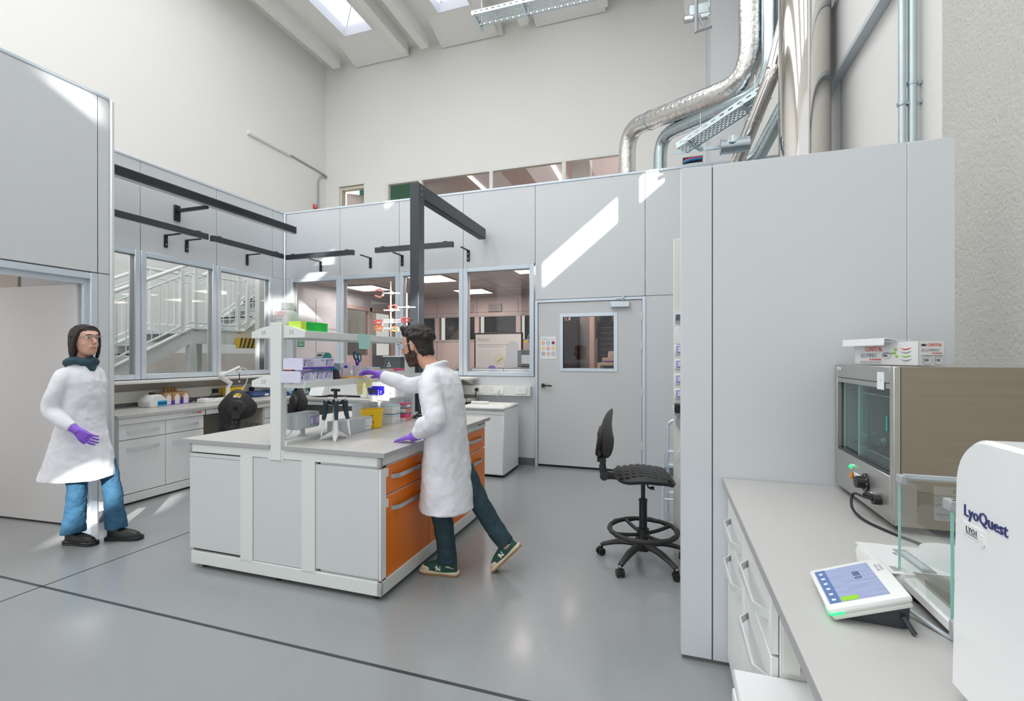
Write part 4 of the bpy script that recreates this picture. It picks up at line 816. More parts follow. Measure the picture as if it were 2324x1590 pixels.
g.box(-5.10, -5.04, 5.68, 5.72, 1.05, 1.09, b=.008); tag(g.out('cable_bundle'), 'tangle of black cables between the two pale instruments on the back counter', 'cable')
t = thing('bench_reader', 'wide white bench instrument with two round purple stickers', 'instrument', (-4.45, 5.82, ZT))
g = G('white'); g.box(-.42, .42, -.18, .18, .02, .21, b=.015); g.box(-.40, .40, -.17, .17, 0, .02, 'black'); g.out('housing', t)
g = G('whitegloss'); g.prism([(-.34, .02), (-.18, .02), (-.18, .16), (-.27, .17)], 'x', -.40, -.17, b=.006)
g.M = Matrix.Translation((0, .0, 0)); g.box(-.38, -.19, -.30, -.29, .07, .075, 'greyink'); g.out('keypad_housing', t)
g = G('whitegloss'); g.box(-.13, .12, -.19, -.10, .21, .27, b=.01); g.out('hinge_cover', t)
for x in (-.07, .06):
    g = G('purple'); g.cyl((x, -.191, .235), (x, -.193, .235), .020); g.text('i', .02, FY(x-.003, -.1935, .228), 'white'); g.out('round_sticker', t)
t = thing('thermal_cycler', 'white instrument with a royal blue display panel and yellow notes', 'instrument', (-3.82, 5.80, ZT))
g = G('white'); g.prism([(-.20, 0), (.18, 0), (.18, .25), (-.12, .25), (-.19, .16)], 'x', -.25, .20, b=.008); g.box(.2, .29, -.15, .15, 0, .22, 'offwhite', b=.02); g.out('housing', t)
g = G('royal'); g.prism([(-.10, .05), (.12, .05), (.15, .08), (.15, .17), (-.13, .17)], 'y', -.215, -.205, 'royal', b=.003); g.box(-.10, .02, -.217, -.214, .065, .13, 'ink'); g.text('Bio', .02, FY(-.11, -.216, .145), 'white')
for x, z in ((.06, .085), (.06, .11), (.10, .075), (.10, .10), (.06, .06)): g.cyl((x, -.215, z), (x, -.218, z), .008, 'white')
g.out('display_panel', t)
g = G('paleyellow'); g.prism([(-.20, .24), (-.12, .24), (-.12, .02), (-.15, .02)], 'y', -.225, -.2235); g.out('sticky_note', t)
t = thing('air_unit', 'white instrument with a slatted front grille behind the man', 'instrument', (-3.38, 5.80, ZT))
g = G('whitegloss'); g.box(-.16, .16, -.17, .17, .01, .24, b=.012)
for k in range(11): g.box(-.13, .05, -.173, -.17, .03+k*.014, .036+k*.014, 'greyink')
g.out('housing', t)
t = thing('air_unit', 'light grey cabinet with a vent grid at the right end of the back counter', 'instrument', (-2.85, 5.78, ZT))
g = G('lightgrey'); g.box(-.16, .14, -.17, .17, .01, .25, 'white', b=.012)
for k in range(4):
    for j in range(12): g.box(.0+k*.028, .02+k*.028, -.173, -.17, .04+j*.012, .047+j*.012, 'greyink')
g.out('housing', t); g = G('black'); g.tube([(.14, -.1, .10), (.24, -.12, .11), (.345, -.1, .05), (.352, -.08, -.03)], .005, smooth=5); g.out('cable', t)
# things on the window shelf
ZW = 1.191
t = thing('hazard_sign_box', 'grey tray with a printed warning triangle behind the man\'s face', 'box', (-3.72, 5.92, ZW))
g = G('lightgrey'); g.box(-.13, .13, -.06, .06, 0, .28, 'darkglass', b=.004); g.box(-.15, .15, -.07, .07, .28, .295, 'white'); g.prism([(-.08, .14), (-.02, .14), (-.05, .21)], 'y', -.066, -.0605, 'white'); g.prism([(-.065, .148), (-.035, .148), (-.05, .19)], 'y', -.068, -.066, 'ink'); g.box(-.12, .12, -.064, -.061, .10, .105, 'white'); g.out('tray_body', t)
for k, (x, z, m, lab) in enumerate(((-4.10, 0, 'whitegloss', 'white lidded box on the window shelf left of the warning triangle'), (-3.36, 0, 'magenta', 'red lidded box on the window shelf behind the man'), (-3.12, 0, 'lightgrey', 'grey box on the window shelf right of the man'))):
    box3('storage_box', lab, 'box', (x, 5.92, ZW+z), (.20, .12, .10), 0, ['whitegloss'], 'boxes on the window shelf', lambda g, m=m: g.box(-.102, .102, -.062, .062, .10, .12, m))
g = G('white'); g.box(-.0006, .0006, 0, .26, 0, .37)
# first aid sign inside window 1 on the lab wall
g = G('signgreen'); g.box(XL+.004, XL+.01, 6.34, 6.63, 1.62, 1.86, 'paper', b=.001); g.box(XL+.010, XL+.012, 6.355, 6.615, 1.635, 1.845, 'signgreen'); g.box(XL+.012, XL+.013, 6.45, 6.52, 1.83, 1.845, 'paper')
for k, s_ in enumerate(('CASSETTA', 'DI PRONTO', 'SOCCORSO')): g.text(s_, .052, FXp(XL+.0125, 6.365, 1.765-k*.052), 'paper', sx=.82)
g.box(XL+.012, XL+.0128, 6.36, 6.61, 1.822, 1.826, 'paper'); tag(g.out('first_aid_sign'), 'green and white first aid sign reading CASSETTA DI PRONTO SOCCORSO', 'sign')
# lab safety poster on the door
g = G('paper'); X0, Y0, Z0 = -1.625, YB-.0015, 1.445; g.box(X0, X0+.215, Y0-.0015, Y0, Z0, Z0+.30); g.text('Lab Safety', .022, FY(X0+.015, Y0-.0018, Z0+.255), 'teal'); g.box(X0+.12, X0+.20, Y0-.002, Y0-.0015, Z0+.26, Z0+.263, 'salmon')
cc = ['hotorange', 'cyan', 'magenta', 'yellow', 'coralred', 'amber', 'slate', 'hotorange', 'violet']
for k in range(9):
    x, z = X0+.04+(k % 3)*.068, Z0+.215-(k//3)*.073; g.cyl((x, Y0-.0014, z), (x, Y0-.0026, z), .023, cc[k], n=24); g.cyl((x, Y0-.0026, z), (x, Y0-.0030, z), .015, 'paper' if k in (1, 3, 6) else 'paleyellow' if k in (0, 5) else 'ink' if k == 2 else 'paper', n=16); g.box(x-.01, x+.008, Y0-.0034, Y0-.003, z-.003, z+.004, cc[(k+4) % 9]); g.box(x-.02, x+.02, Y0-.002, Y0-.0015, z-.034, z-.031, 'greyink')
tag(g.out('safety_poster'), 'white paper poster with nine coloured safety symbols taped to the door', 'poster')
# ================================================================ RIGHT BENCH THINGS
t = thing('food_warmer', 'steel food warmer cabinet with sliding glass doors, used as a glassware dryer', 'cabinet', (.71, 1.86, .925))
W0 = (.71, 1.86, .925); WD, WW, WH = .72, .57, .52   # depth +x, width +y, height
g = G('steelframe'); g.box(.0145, WD, 0, .012, 0, WH, 'steelbrush'); g.box(.0145, WD, WW-.012, WW-.0005, 0, WH-.0005, 'steelin'); g.box(.0145, WD-.001, .012, WW-.012, WH-.012, WH-.0005, 'steelframe'); g.box(.0145, WD-.001, .012, WW-.012, .001, .012); g.box(WD-.012, WD-.001, .012, WW-.012, .012, WH-.012, 'steelin'); g.box(.02, WD, .01, WW-.01, .155, .165, 'steelframe')
for x, y in ((.05, .05), (.05, WW-.05), (WD-.06, .05), (WD-.06, WW-.05)): g.cyl((x, y, -.024), (x, y, 0), .018, 'black')
g.out('cabinet_body', t)
g = G('steelframe'); g.box(-.006, .014, 0, .030, 0, WH, b=.002); g.box(-.006, .014, WW-.028, WW, 0, WH, b=.002); g.box(-.006, .014, .03, WW-.028, WH-.055, WH, b=.002); g.box(-.006, .014, .03, WW-.028, 0, .155, b=.002); g.box(-.004, .02, .03, WW-.028, WH-.075, WH-.057, 'steelframe'); g.box(.0, .03, .03, WW-.028, .155, .165, 'blackgloss'); g.out('front_frame', t)
for k, (a, b, x) in enumerate(((.03, .33, .004), (.27, WW-.05, .014))):
    g = G('glassgreen'); g.box(x, x+.004, a, b, .165, WH-.07); g.box(x-.0005, x+.0045, b-.0015, b+.0005, .165, WH-.07, 'glassedge'); g.box(x-.002, x, a+.04, a+.048, .30, .35, 'teal'); g.out('sliding_door', t)
g = G('chrome')
for z in (.19, .41):
    for k in range(17): g.cyl((.04, .03+k*.032, z), (WD-.04, .03+k*.032, z), .0018, n=6)
    for x in (.04, .35, WD-.04): g.cyl((x, .02, z), (x, WW-.03, z), .003, n=6)
g.out('wire_shelf', t)
g = G('led'); g.sph((-.010, .36, .115), .009); g.cyl((-.006, .36, .115), (-.010, .36, .115), .011, 'chrome'); g.out('indicator_light', t)
g = G('ledamber'); g.box(-.014, -.006, .352, .372, .068, .088, b=.002); g.out('rocker_switch', t)
g = G('white'); g.box(-.012, -.006, .27, .33, .068, .10, b=.002); g.box(-.0125, -.011, .28, .32, .076, .094, 'lightgrey'); g.out('thermometer', t)
g = G('black'); g.cyl((-.006, .225, .085), (-.014, .225, .085), .033, n=30); g.cyl((-.014, .225, .085), (-.04, .225, .085), .024, n=30, r2=.021)
for k in range(8): a = k*PI/5; g.box(-.0148, -.0142, -.0012, .0012, -.004, .004, 'white', X=T(0, .225+.029*math.cos(a), .085+.029*math.sin(a)))
g.out('thermostat_knob', t); g = G('chrome'); g.sph((-.009, .165, .062), .004); g.out('screw', t)
g = G('black'); g.cyl((-.006, .10, .055), (-.03, .10, .055), .016); g.tube([(-.03, .10, .055), (-.045, .13, .055), (-.055, .20, .045), (-.065, .18, .0), (-.055, .10, -.018), (-.02, 0, -.02), (.03, -.10, -.02)], .0045, smooth=6); g.tube([(-.014, .11, .055), (-.03, .16, .056)], .011, smooth=2); g.out('power_lead', t)
g = G('paper'); g.box(-.0075, -.006, .495, .54, .497, .508); g.text('ESSICCATORE', .006, FXm(-.0077, .537, .499), 'greyink', ext=.0002); g.box(-.0075, -.006, .07, .125, .44, .5); g.box(-.008, -.0075, .094, .10, .47, .474, 'greyink'); g.out('paper_label', t)
g = G('steelframe'); g.box(.10, .32, -.0012, 0, .03, .14, 'steelframe'); g.text('Food Warmer', .015, FY(.15, -.0014, .12), 'ink', ext=.0002)
for z in (.05, .08, .11): g.box(.105, .315, -.0016, -.0012, z, z+.0012, 'ink')
g.box(.20, .2012, -.0016, -.0012, .035, .11, 'ink')
for z in (.04, .065, .095): g.box(.115, .185, -.0016, -.0012, z, z+.004, 'greyink'); g.box(.21, .30, -.0016, -.0012, z, z+.004, 'greyink')
g.out('type_plate', t)
for k, (x, y, r, a, lab) in enumerate(((.86, 2.16, .045, .4, 'largest, in the middle'), (.93, 2.06, .038, 1.4, 'behind the right door'), (.80, 2.26, .03, 2.5, 'nearest the left door'), (.84, 2.0, .032, 3.5, 'closest to the right frame'))):
    g = G('plasticclear'); X = T(x, y, 1.118+r, a, ry=R(80)); g.lathe([(.004, -r), (r*.6, -r*.8), (r, 0), (r*.7, r*.7), (r*.35, r), (r*.3, r*2), (r*.38, r*2.05)], X=X, n=24)
    tag(g.out('glass_flask'), 'clear glass flask inside the food warmer, '+lab, 'flask', 'glass flasks in the warmer')
for k in range(3):
    g = G('clearglass'); g.cyl((.85, 2.30-.1*k, 1.338), (.85, 2.30-.1*k, 1.39), .03, n=20)
    tag(g.out('glass_beaker'), 'small clear beaker on the upper wire shelf of the food warmer, %s' % ('far', 'middle', 'near')[k], 'beaker', 'beakers in the warmer')
# foil carton
t = thing('foil_carton', 'white open carton of aluminium foil lying on top of the food warmer', 'box', (.829, 2.0, 1.447), math.atan2(.3, -.092)-PI/2)
# local: +y long axis away, face x=0 is long visible side; end face y=0
L_, W_, H_ = .315, .09, .086
g = G('white'); g.box(0, W_, 0, .002, 0, H_); g.box(0, W_, L_-.002, L_, 0, H_*.95); g.box(0, .002, 0, L_, 0, H_); g.box(W_-.002, W_, 0, L_, 0, H_); g.box(0, W_, 0, L_, 0, .002); g.out('carton_body', t)
g = G('whitegloss'); g.prism([(-.035, H_+.012), (0, H_+.003), (.05, H_+.006), (.05, H_+.008), (0, H_+.0055), (-.035, H_+.0145)], 'y', .09, L_+.02); g.prism([(-.037, H_-.012), (-.035, H_-.012), (-.033, H_+.0145), (-.035, H_+.0145)], 'y', .11, L_+.02); g.out('open_flap', t)
g = G('red'); A = lambda y, z: FXm(-.0008, y, z); B_ = lambda x, z: FY(x, -.0008, z)
g.text('CONTITAL', .026, A(L_-.06, H_-.034), 'red', ext=.0003, sx=.72); g.text('professional', .011, A(.16, H_-.045), 'greyink', ext=.0003); g.text('ALLUMINIO', .024, A(L_-.035, .028), 'greyink', ext=.0003, sx=.68); g.text('ULTRA RESISTENTE', .0095, A(L_-.085, .017), 'red', ext=.0003, sx=.75)
for z in (.011, .006): g.box(-.001, -.0005, L_-.145, L_-.035, z, z+.002, 'greyink')
g.tube([(-.0008, .145+.021*math.cos(2*PI*k/24), .036+.012*math.sin(2*PI*k/24)) for k in range(24)], .0006, 'greyink', closed=True, n=4); g.text('150m', .013, A(.162, .031), 'ink', ext=.0003, sx=.8)
for y, z in ((.10, .058), (.105, .045), (.095, .033)): g.sph((-.0008, y, z), (.0005, .007, .005), 'leaf', n=10)
for z, m in ((.062, 'red'), (.050, 'greyink'), (.036, 'leaf'), (.022, 'greyink')): g.tube([(-.0006, .078, z), (-.0006, .06, z-.004), (-.0006, .045, z-.003), (-.0006, .03, z+.001)], [.0005, .0022, .002, .0004], m, smooth=4, n=6, up=(0, 0, 1))
g.text('CONTITAL', .014, B_(.028, H_-.018), 'red', ext=.0003, sx=.75); g.sph((.017, -.0008, H_-.014), (.009, .0004, .004), 'ink'); g.text('ALLUMINIO', .014, B_(.008, H_-.036), 'greyink', ext=.0003, sx=.86); g.text('ULTRA RESISTENTE', .005, B_(.045, H_-.044), 'red', ext=.0003, sx=.8); g.box(.008, .085, -.001, -.0005, H_-.052, H_-.049, 'greyink')
for x, s_ in ((.028, '330'), (.067, '150')): g.text(s_, .014, B_(x-.012, .015), 'ink', ext=.0003, sx=.85); g.tube([(x+.017*math.cos(2*PI*k/24), -.0008, .019+.014*math.sin(2*PI*k/24)) for k in range(24)], .0006, 'greyink', closed=True, n=4)
g.out('printing', t)
# freeze dryer
t = thing('freeze_dryer', 'large white rounded freeze dryer with dark blue lettering in the right foreground', 'instrument', (.46, .30, ZT))
def rr(w_, h_, r):   # profile in (y,z), rounded at the far top corner
    P = [(0, .02), (w_+.012, .02)]
    for k in range(13): a = k*PI/24; P.append((w_-r+r*math.cos(a), h_-r+r*math.sin(a)))
    P += [(0, h_)]
    return P
g = G('whitegloss'); g.prism(rr(.69, .452, .085), 'x', 0, .44, b=.006); g.box(.02, .42, .02, .66, 0, .02, 'grey'); g.out('housing', t)
g = G('inkblue'); g.text('LyoQuest', .0262, FXm(-.0008, .662, .322), 'inkblue', ext=.0008); g.out('lettering', t)
g = G('paper'); g.box(-.0012, 0, .608, .664, .292, .312, 'whitegloss'); g.text('LYO1', .0125, FXm(-.0016, .655, .298), 'ink', ext=.0003); g.box(-.0018, -.0012, .625, .655, .2955, .2963, 'ink'); g.box(-.0025, -.001, .610, .620, .288, .305, 'white'); g.out('sticker', t)
# analytical balance
t = thing('analytical_balance', 'analytical balance with a clear glass draft shield in the right foreground', 'balance', (.662, 1.285, ZT))
g = G('white'); g.prism([(-.125, .025), (.13, .025), (.13, .075), (-.125, .05)], 'y', -.115, .115, b=.004); g.box(-.10, .13, -.112, .112, .012, .03, 'black'); g.box(-.10, .10, -.10, .10, .052, .06, 'steelframe'); g.box(.10, .14, -.115, .115, .05, .30, 'lightgrey', b=.004)
for x, y in ((-.09, -.08), (-.09, .08), (.1, -.08)): g.cyl((x, y, 0), (x, y, .014), .018, 'black')
g.out('base', t)
for k, bx in enumerate(((-.123, -.119, -.113, .113), (-.119, .10, -.115, -.111), (-.119, .10, .111, .115))):
    g = G('glass'); g.box(bx[0], bx[1], bx[2], bx[3], .05, .285); 
    if k == 0:
        for y in (-.113, .113): g.box(-.1235, -.1185, y-.0012, y+.0012, .05, .285, 'glassedge')
    g.out('glass_panel', t)
g = G('glass'); g.box(-.119, .10, -.11, .11, .281, .285); g.box(-.121, .10, -.117, -.109, .283, .292, 'lightgrey'); g.box(-.121, .10, .109, .117, .283, .292, 'lightgrey'); g.box(-.127, -.113, -.118, -.09, .27, .292, 'grey', b=.002); g.box(-.127, -.113, .09, .118, .27, .292, 'grey', b=.002); g.out('top_frame', t)
g = G('chrome')
for k in range(5): g.cyl((-.04, -.05+k*.022, .085), (.07, -.05+k*.022, .085), .002, n=6)
g.cyl((.015, -.006, .06), (.015, -.006, .085), .012); g.out('weighing_pan', t)
g = G('black')
for k in range(10): g.box(.092, .10, -.03, -.022, .07+k*.012, .077+k*.012)
g.out('scale_strip', t)
g = G('grey'); g.box(-.13, -.112, -.135, -.117, .02, .06, b=.004); g.out('door_latch', t)
# terminal
t = thing('touch_terminal', 'white touch screen terminal on a dark wedge stand beside the balance', 'terminal', (.352, 1.40, ZT), R(-4))
g = G('white'); X = T(0, 0, .012, ry=R(-22)); g.box(0, .160, -.205, 0, 0, .016, 'white', b=.007, X=X, seg=2); g.box(.004, .156, -.201, -.004, -.012, .001, 'offwhite', b=.005, X=X, seg=2); g.out('housing', t)
g = G('screen'); g.box(.010, .128, -.185, -.022, .0155, .0168, X=X); g.box(.012, .034, -.185, -.022, .0166, .0172, 'screenblue', X=X)
for k in range(6): g.box(.018, .026, -.175+k*.026, -.167+k*.026, .0172, .0175, 'white', X=X)
g.box(.036, .07, -.184, -.165, .0168, .0173, 'leaf', X=X); g.text('0.00', .022, X @ Matrix(((0, 1, 0, .125), (-1, 0, 0, -.05), (0, 0, 1, .0172), (0, 0, 0, 1))) if False else X @ T(.100, -.095, .0172, R(90)), 'inkblue', ext=.0002); g.out('screen', t)
g = G('greyink'); g.text('METTLER', .0085, X @ T(.143, -.075, .0162, R(90)), 'greyink', ext=.0003); g.text('TOLEDO', .0085, X @ T(.151, -.075, .0162, R(90)), 'greyink', ext=.0003); g.out('lettering', t)
g = G('led'); g.box(-.001, .004, -.20, -.17, .002, .006, X=X); g.box(.002, .03, -.2062, -.204, .002, .006, X=X); g.out('status_light', t)
g = G('anthracite'); g.prism([(.03, .005), (.145, .004), (.148, .052), (.03, .010)], 'y', -.18, -.02); g.tube([(.135, -.185, .03), (.15, -.20, .003)], .005); g.out('stand', t)
g = G('lightgrey'); g.tube([(.50, 1.30, ZT+.02), (.54, 1.22, ZT+.006), (.56, 1.19, ZT+.006), (.60, 1.18, ZT+.01)], .0045, smooth=6); tag(g.out('cable'), 'grey cable running from the terminal to the balance', 'cable')
# flat scale behind
t = thing('magnetic_stirrer', 'flat white stirrer with a round plate behind the balance', 'instrument', (.62, 1.475, ZT), R(3))
g = G('white'); g.loft([(0, 0, .012, .115, .105), (0, 0, .04, .118, .108), (0, 0, .055, .114, .104)], e=9); g.box(-.11, .11, -.10, .10, .03, .034, 'grey'); g.out('housing', t)
g = G('whitegloss'); g.box(-.112, -.04, -.10, .10, .055, .058, b=.001); g.box(-.035, -.005, -.07, .07, .055, .0575, 'greyink'); g.box(-.028, -.012, -.055, .055, .057, .0582, 'lightgrey'); g.box(-.10, -.085, -.085, -.06, .0578, .0588, 'greyink'); g.text('IKA', .012, T(-.05, .04, .0582, R(-90)), 'inkblue', ext=.0002); g.out('control_panel', t)
g = G('whitegloss'); g.cyl((.065, 0, .055), (.065, 0, .085), .072, r2=.066, n=40); g.out('round_plate', t)
# ================================================================ DUCTS AND OVERHEAD
def seams(g, pts, r, step, m, rr_=.004):
    pts = [Vector(p) for p in pts]
    for a, b in zip(pts, pts[1:]):
        d = (b-a); n = max(1, int(d.length/step)); dn = d.normalized()
        for k in range(n): p = a+d*((k+.5)/n); g.cyl(p-dn*rr_, p+dn*rr_, r*1.02, m, n=28)
P1 = fillet([(-.607, 7.7, 3.0), (-.607, 7.7, 5.08), (.894, 5.87, 4.55), (.894, 5.87, 10.2)], .34)
g = G('foil'); g.tube(P1, .132, n=28); t = tag(g.out('foil_duct'), 'thick foil wrapped ventilation duct bending down to the room roof', 'duct')
g = G('galv'); p = P1[8].lerp(P1[9], .12); d = (P1[9]-P1[8]).normalized(); g.cyl(p-d*.015, p+d*.015, .138, n=28); g.out('clamp_band', t)
P2 = fillet([(-.10, 7.3, 3.0), (-.10, 7.3, 4.72), (1.06, 5.68, 4.36), (1.06, 5.68, 10.2)], .28)
g = G('galv'); g.tube(P2, .095, n=24); seams(g, [P2[0], P2[1]], .095, .16, 'galvdull', .002); seams(g, [P2[8], P2[9]], .095, .16, 'galvdull', .002); tag(g.out('spiral_duct'), 'bare galvanised spiral duct running just below the foil wrapped one', 'duct')
g = G('galv'); g.tube([(1.17, 6.05, 10.2), (1.17, 6.05, 5.3), (1.19, 6.0, 5.1), (1.27, 5.92, 4.98)], .11, smooth=4, n=24); tag(g.out('spiral_duct'), 'upright galvanised duct partly hidden between the foil duct and the steel stack', 'duct')
t = thing('steel_stack', 'large polished stainless steel flue standing behind the tall partition', 'flue', (1.185, 4.92, 0))
g = G('polished'); g.cyl((0, 0, .0), (0, 0, 3.12), .21, n=56); g.cyl((0, 0, 3.12), (0, 0, 10.2), .206, n=56); g.out('flue_pipe', t)
g = G('polished'); g.cyl((0, 0, 3.10), (0, 0, 3.13), .216, n=56); g.cyl((0, 0, 3.02), (0, 0, 3.03), .212, n=56); g.box(-.02, .05, -.235, -.205, 3.08, 3.15, 'chrome', b=.005, X=T(0, 0, 0, R(30))); g.out('clamp_band', t)
g = G('polished'); g.cyl((-.02, .30, 2.4), (-.02, .30, 10.2), .05, n=24); g.out('side_pipe', t) if False else g.bm.free()
P3 = fillet([(.30, 5.95, 3.33), (.66, 5.72, 3.42), (.97, 5.16, 4.22), (1.14, 5.32, 4.9), (1.14, 5.32, 10.2)], .12, 5)
g = G('polished'); g.tube(P3, .072, n=24); t = tag(g.out('steel_flue'), 'slim polished steel flue rising diagonally beside the large stack', 'flue')
for f_ in (.12, .62):
    p = P3[6].lerp(P3[7], f_); d = (P3[7]-P3[6]).normalized(); g = G('chrome'); g.cyl(p-d*.01, p+d*.01, .078, n=24); g.cyl(p+d*.06, p+d*.066, .076, n=24); g.out('clamp_band', t)
P4 = fillet([(.62, 5.9, 3.58), (.92, 5.70, 3.62), (1.25, 5.42, 4.25)], .14, 4)
g = G('galvdull'); g.tube(P4, .078, n=24); seams(g, P4, .078, .09, 'galv', .002); tag(g.out('spiral_duct'), 'dull grey spiral duct tucked behind the slim polished flue', 'duct')
t = thing('damper_duct', 'short galvanised duct with a round damper dial left of the slim flue', 'duct', (.6, 5.1, 3.55))
g = G('galv'); g.cyl((-.10, 0, 0), (.16, 0, 0), .07, n=24); g.cyl((-.10, 0, 0), (-.085, 0, 0), .076, n=24); g.cyl((.02, 0, 0), (.03, 0, 0), .074, n=24); g.out('duct_body', t); g = G('galv'); g.cyl((-.0, -.06, .03), (-.0, -.095, .035), .04, n=20); g.box(-.005, .005, -.11, -.09, .0, .06, 'chrome'); g.out('damper_dial', t)
def tray(name, lab, a, b, w_, grp='perforated cable trays', h=.07, rods=(), rl=2.5):
    a = Vector(a); b = Vector(b); L_ = (b-a).length; d = (b-a).normalized(); s_ = d.cross(Vector((0, 0, 1))).normalized(); u = s_.cross(d)
    M = Matrix((tuple(d)+(0,), tuple(s_)+(0,), tuple(u)+(0,), (0, 0, 0, 1))).transposed(); M = Matrix.Translation(a) @ M.to_4x4()
    t = thing(name, lab, 'cable tray', a, 0, grp); g = G('galvdull'); g.M = Matrix.Translation(-a) @ M
    nx = int(L_/.05)
    g.box(0, L_, -w_/2, -w_/2+.02, 0, .002); g.box(0, L_, w_/2-.02, w_/2, 0, .002)
    rows = 5; st = (w_-.04)/rows
    for j in range(rows): g.box(0, L_, -w_/2+.02+j*st, -w_/2+.02+j*st+st*.45, 0, .002)
    for i in range(nx):
        for j in range(rows): o_ = (.025 if j % 2 else 0); g.box(i*.05+o_, i*.05+.018+o_, -w_/2+.02+j*st+st*.45, -w_/2+.02+(j+1)*st, 0, .002)
    for sg in (-1, 1):
        y = sg*w_/2; g.box(0, L_, y-.001, y+.001, 0, h*.45); g.box(0, L_, y-.001, y+.001, h*.7, h)
        for i in range(nx//2): g.box(i*.1, i*.1+.05, y-.001, y+.001, h*.45, h*.7)
    g.out('tray_channel', t)
    for f in rods:
        g = G('galv'); g.M = Matrix.Translation(-a) @ M; g.box(f*L_-.02, f*L_+.02, -w_/2-.06, w_/2+.06, -.045, -.005); g.out('support_bracket', t)
        g = G('galv'); p = a+d*f*L_-s_*(w_/2+.04)-a; g.cyl(p, p+Vector((0, 0, rl)), .005, n=8); g.out('threaded_rod', t)
    return t
tray('cable_tray', 'perforated cable tray running diagonally below the ducts', (.17, 6.0, 3.93), (.98, 5.45, 4.17), .22, rods=(.15, .8), rl=.4)
tray('cable_tray', 'perforated cable tray hung from rods high under the skylights', (-3.02, 7.22, 7.0), (-.4, 7.24, 7.0), .30, rods=(.02, .33))
g = G('galv'); g.M = Matrix.Identity(4); g.box(.05, .66, 6.62, 6.66, 4.16, 4.20); g.box(.05, .5, 6.62, 6.66, 3.9, 3.93, 'galvdull'); t = tag(g.out('support_channel'), 'horizontal galvanised support channel under the diagonal cable tray', 'channel') if False else tag(g.out('support_channel', ), 'galvanised support channels above the wall near the steel pipes', 'channel')
t = thing('terminal_box', 'galvanised open box of coloured cables above the back wall', 'box', (.28, 6.6, 3.93))
g = G('galvdull'); g.box(-.10, .16, -.06, .06, 0, .14, b=.004); g.box(-.09, .15, -.064, -.06, .05, .13, 'black'); g.out('box_body', t)
for k, m in enumerate(('navy', 'cyan', 'magenta')): g = G(m); g.tube([(-.08, -.07, .05+k*.015), (0, -.075, .07+k*.018), (.14, -.07, .075+k*.018)], .008, smooth=4); g.out('cable', t)
t = thing('pipe_hanger_unit', 'small galvanised equipment box with grey elbow pipes hanging at the top right', 'box', (.45, 8, 6.4))
g = G('galv'); g.box(-.2, .18, -.1, .1, .42, .85, 'plasticclear', b=.01); g.box(-.12, .16, -.12, -.1, .40, .55, 'galv', b=.003); g.out('box_body', t); g = G('grey'); g.tube([(-.02, -.13, .9), (-.02, -.13, .18), (0, -.13, .13), (.2, -.13, .16)], .03, smooth=2, n=12); g.tube([(.02, -.13, .36), (.04, -.13, .28), (.10, -.13, .17)], .022); g.out('elbow_pipe', t)
for k, x in enumerate((1.40, 1.452)):
    g = G('galvdull'); g.cyl((x, 3.58, 0), (x, 3.58, 9.8), .021 if k == 0 else .024, n=20); t = tag(g.out('conduit_pipe'), 'vertical grey conduit pipe on the right wall, %s one' % ('left' if k == 0 else 'right'), 'pipe', 'conduit pipes on the right wall')
    g = G('galv'); g.cyl((x, 3.58, 3.05+.12*k), (x, 3.58, 3.07+.12*k), .028, n=20); g.box(x, XR, 3.57, 3.60, 3.05+.12*k, 3.07+.12*k); g.out('pipe_clip', t)
# hanging black lamp bars along the walls
def bar(lab, a, b, z, horiz, w_=.06, h=.075, br=(), off=.25, depth=0):
    L_ = abs(b-a); t = thing('lamp_bar', lab, 'light fixture', ((a+b)/2, off, z) if horiz else (off, (a+b)/2, z), 0 if horiz else PI/2, 'dark linear lamps')
    g = G('anthracite'); g.box(-L_/2, L_/2, -w_/2, w_/2, -h/2, h/2, b=.004); g.box(-L_/2+.02, L_/2-.02, -w_/2+.012, w_/2-.012, -h/2-.003, -h/2, 'white')
    for x in (-L_/2+.12, L_/2-.12): g.box(x-.03, x+.03, -.012, .012, h/2, h/2+.015, 'black', b=.004)
    g.out('housing', t)
    wl = depth
    for x in br:
        xl = x-(a+b)/2; g = G('black'); s_ = 1
        g.box(xl-.012, xl+.012, 0, wl, -h/2-.015, -h/2-.001); g.box(xl-.022, xl+.022, wl-.012, wl, -h/2-.16, -h/2, b=.002)
        for zz in (.05, .12): g.cyl((xl, wl-.012, -h/2-zz), (xl, wl-.016, -h/2-zz), .006, 'chrome')
        g.out('bracket', t)
bar('dark linear lamp high on the back wall left of the tall post', -5.66, -4.42, 3.02, True, br=(-5.22, -4.30), off=5.93, depth=.25)
bar('dark linear lamp on the back wall crossing behind the tall post', -4.04, -2.80, 3.02, True, br=(-3.75, -2.68), off=5.93, depth=.25)
bar('dark linear lamp on the left wall, nearer one', 3.0, 4.61, 3.03, False, br=(4.25, 4.52), off=-5.69, depth=.25)
bar('dark linear lamp on the left wall, farther one close to the corner', 4.67, 5.88, 3.03, False, br=(5.45,), off=-5.69, depth=.25)
t = thing('lamp_bar', 'long glossy dark lamp bar mounted highest on the left wall', 'light fixture', (-5.42, 4.4, 3.40), 0, 'dark linear lamps')
g = G('anthracite'); g.box(-.05, .05, -1.5, 1.43, -.055, .05, b=.006); g.box(.05, .053, -1.5, 1.40, -.035, .035, 'blackgloss'); g.box(-.04, .04, -1.48, 1.4, -.058, -.055, 'white'); g.out('housing', t)
g = G('black'); g.box(-.51, .0, -.03, .01, -.09, -.055); g.box(-.518, -.50, -.05, .03, -.20, .0, b=.003); g.out('bracket', t)
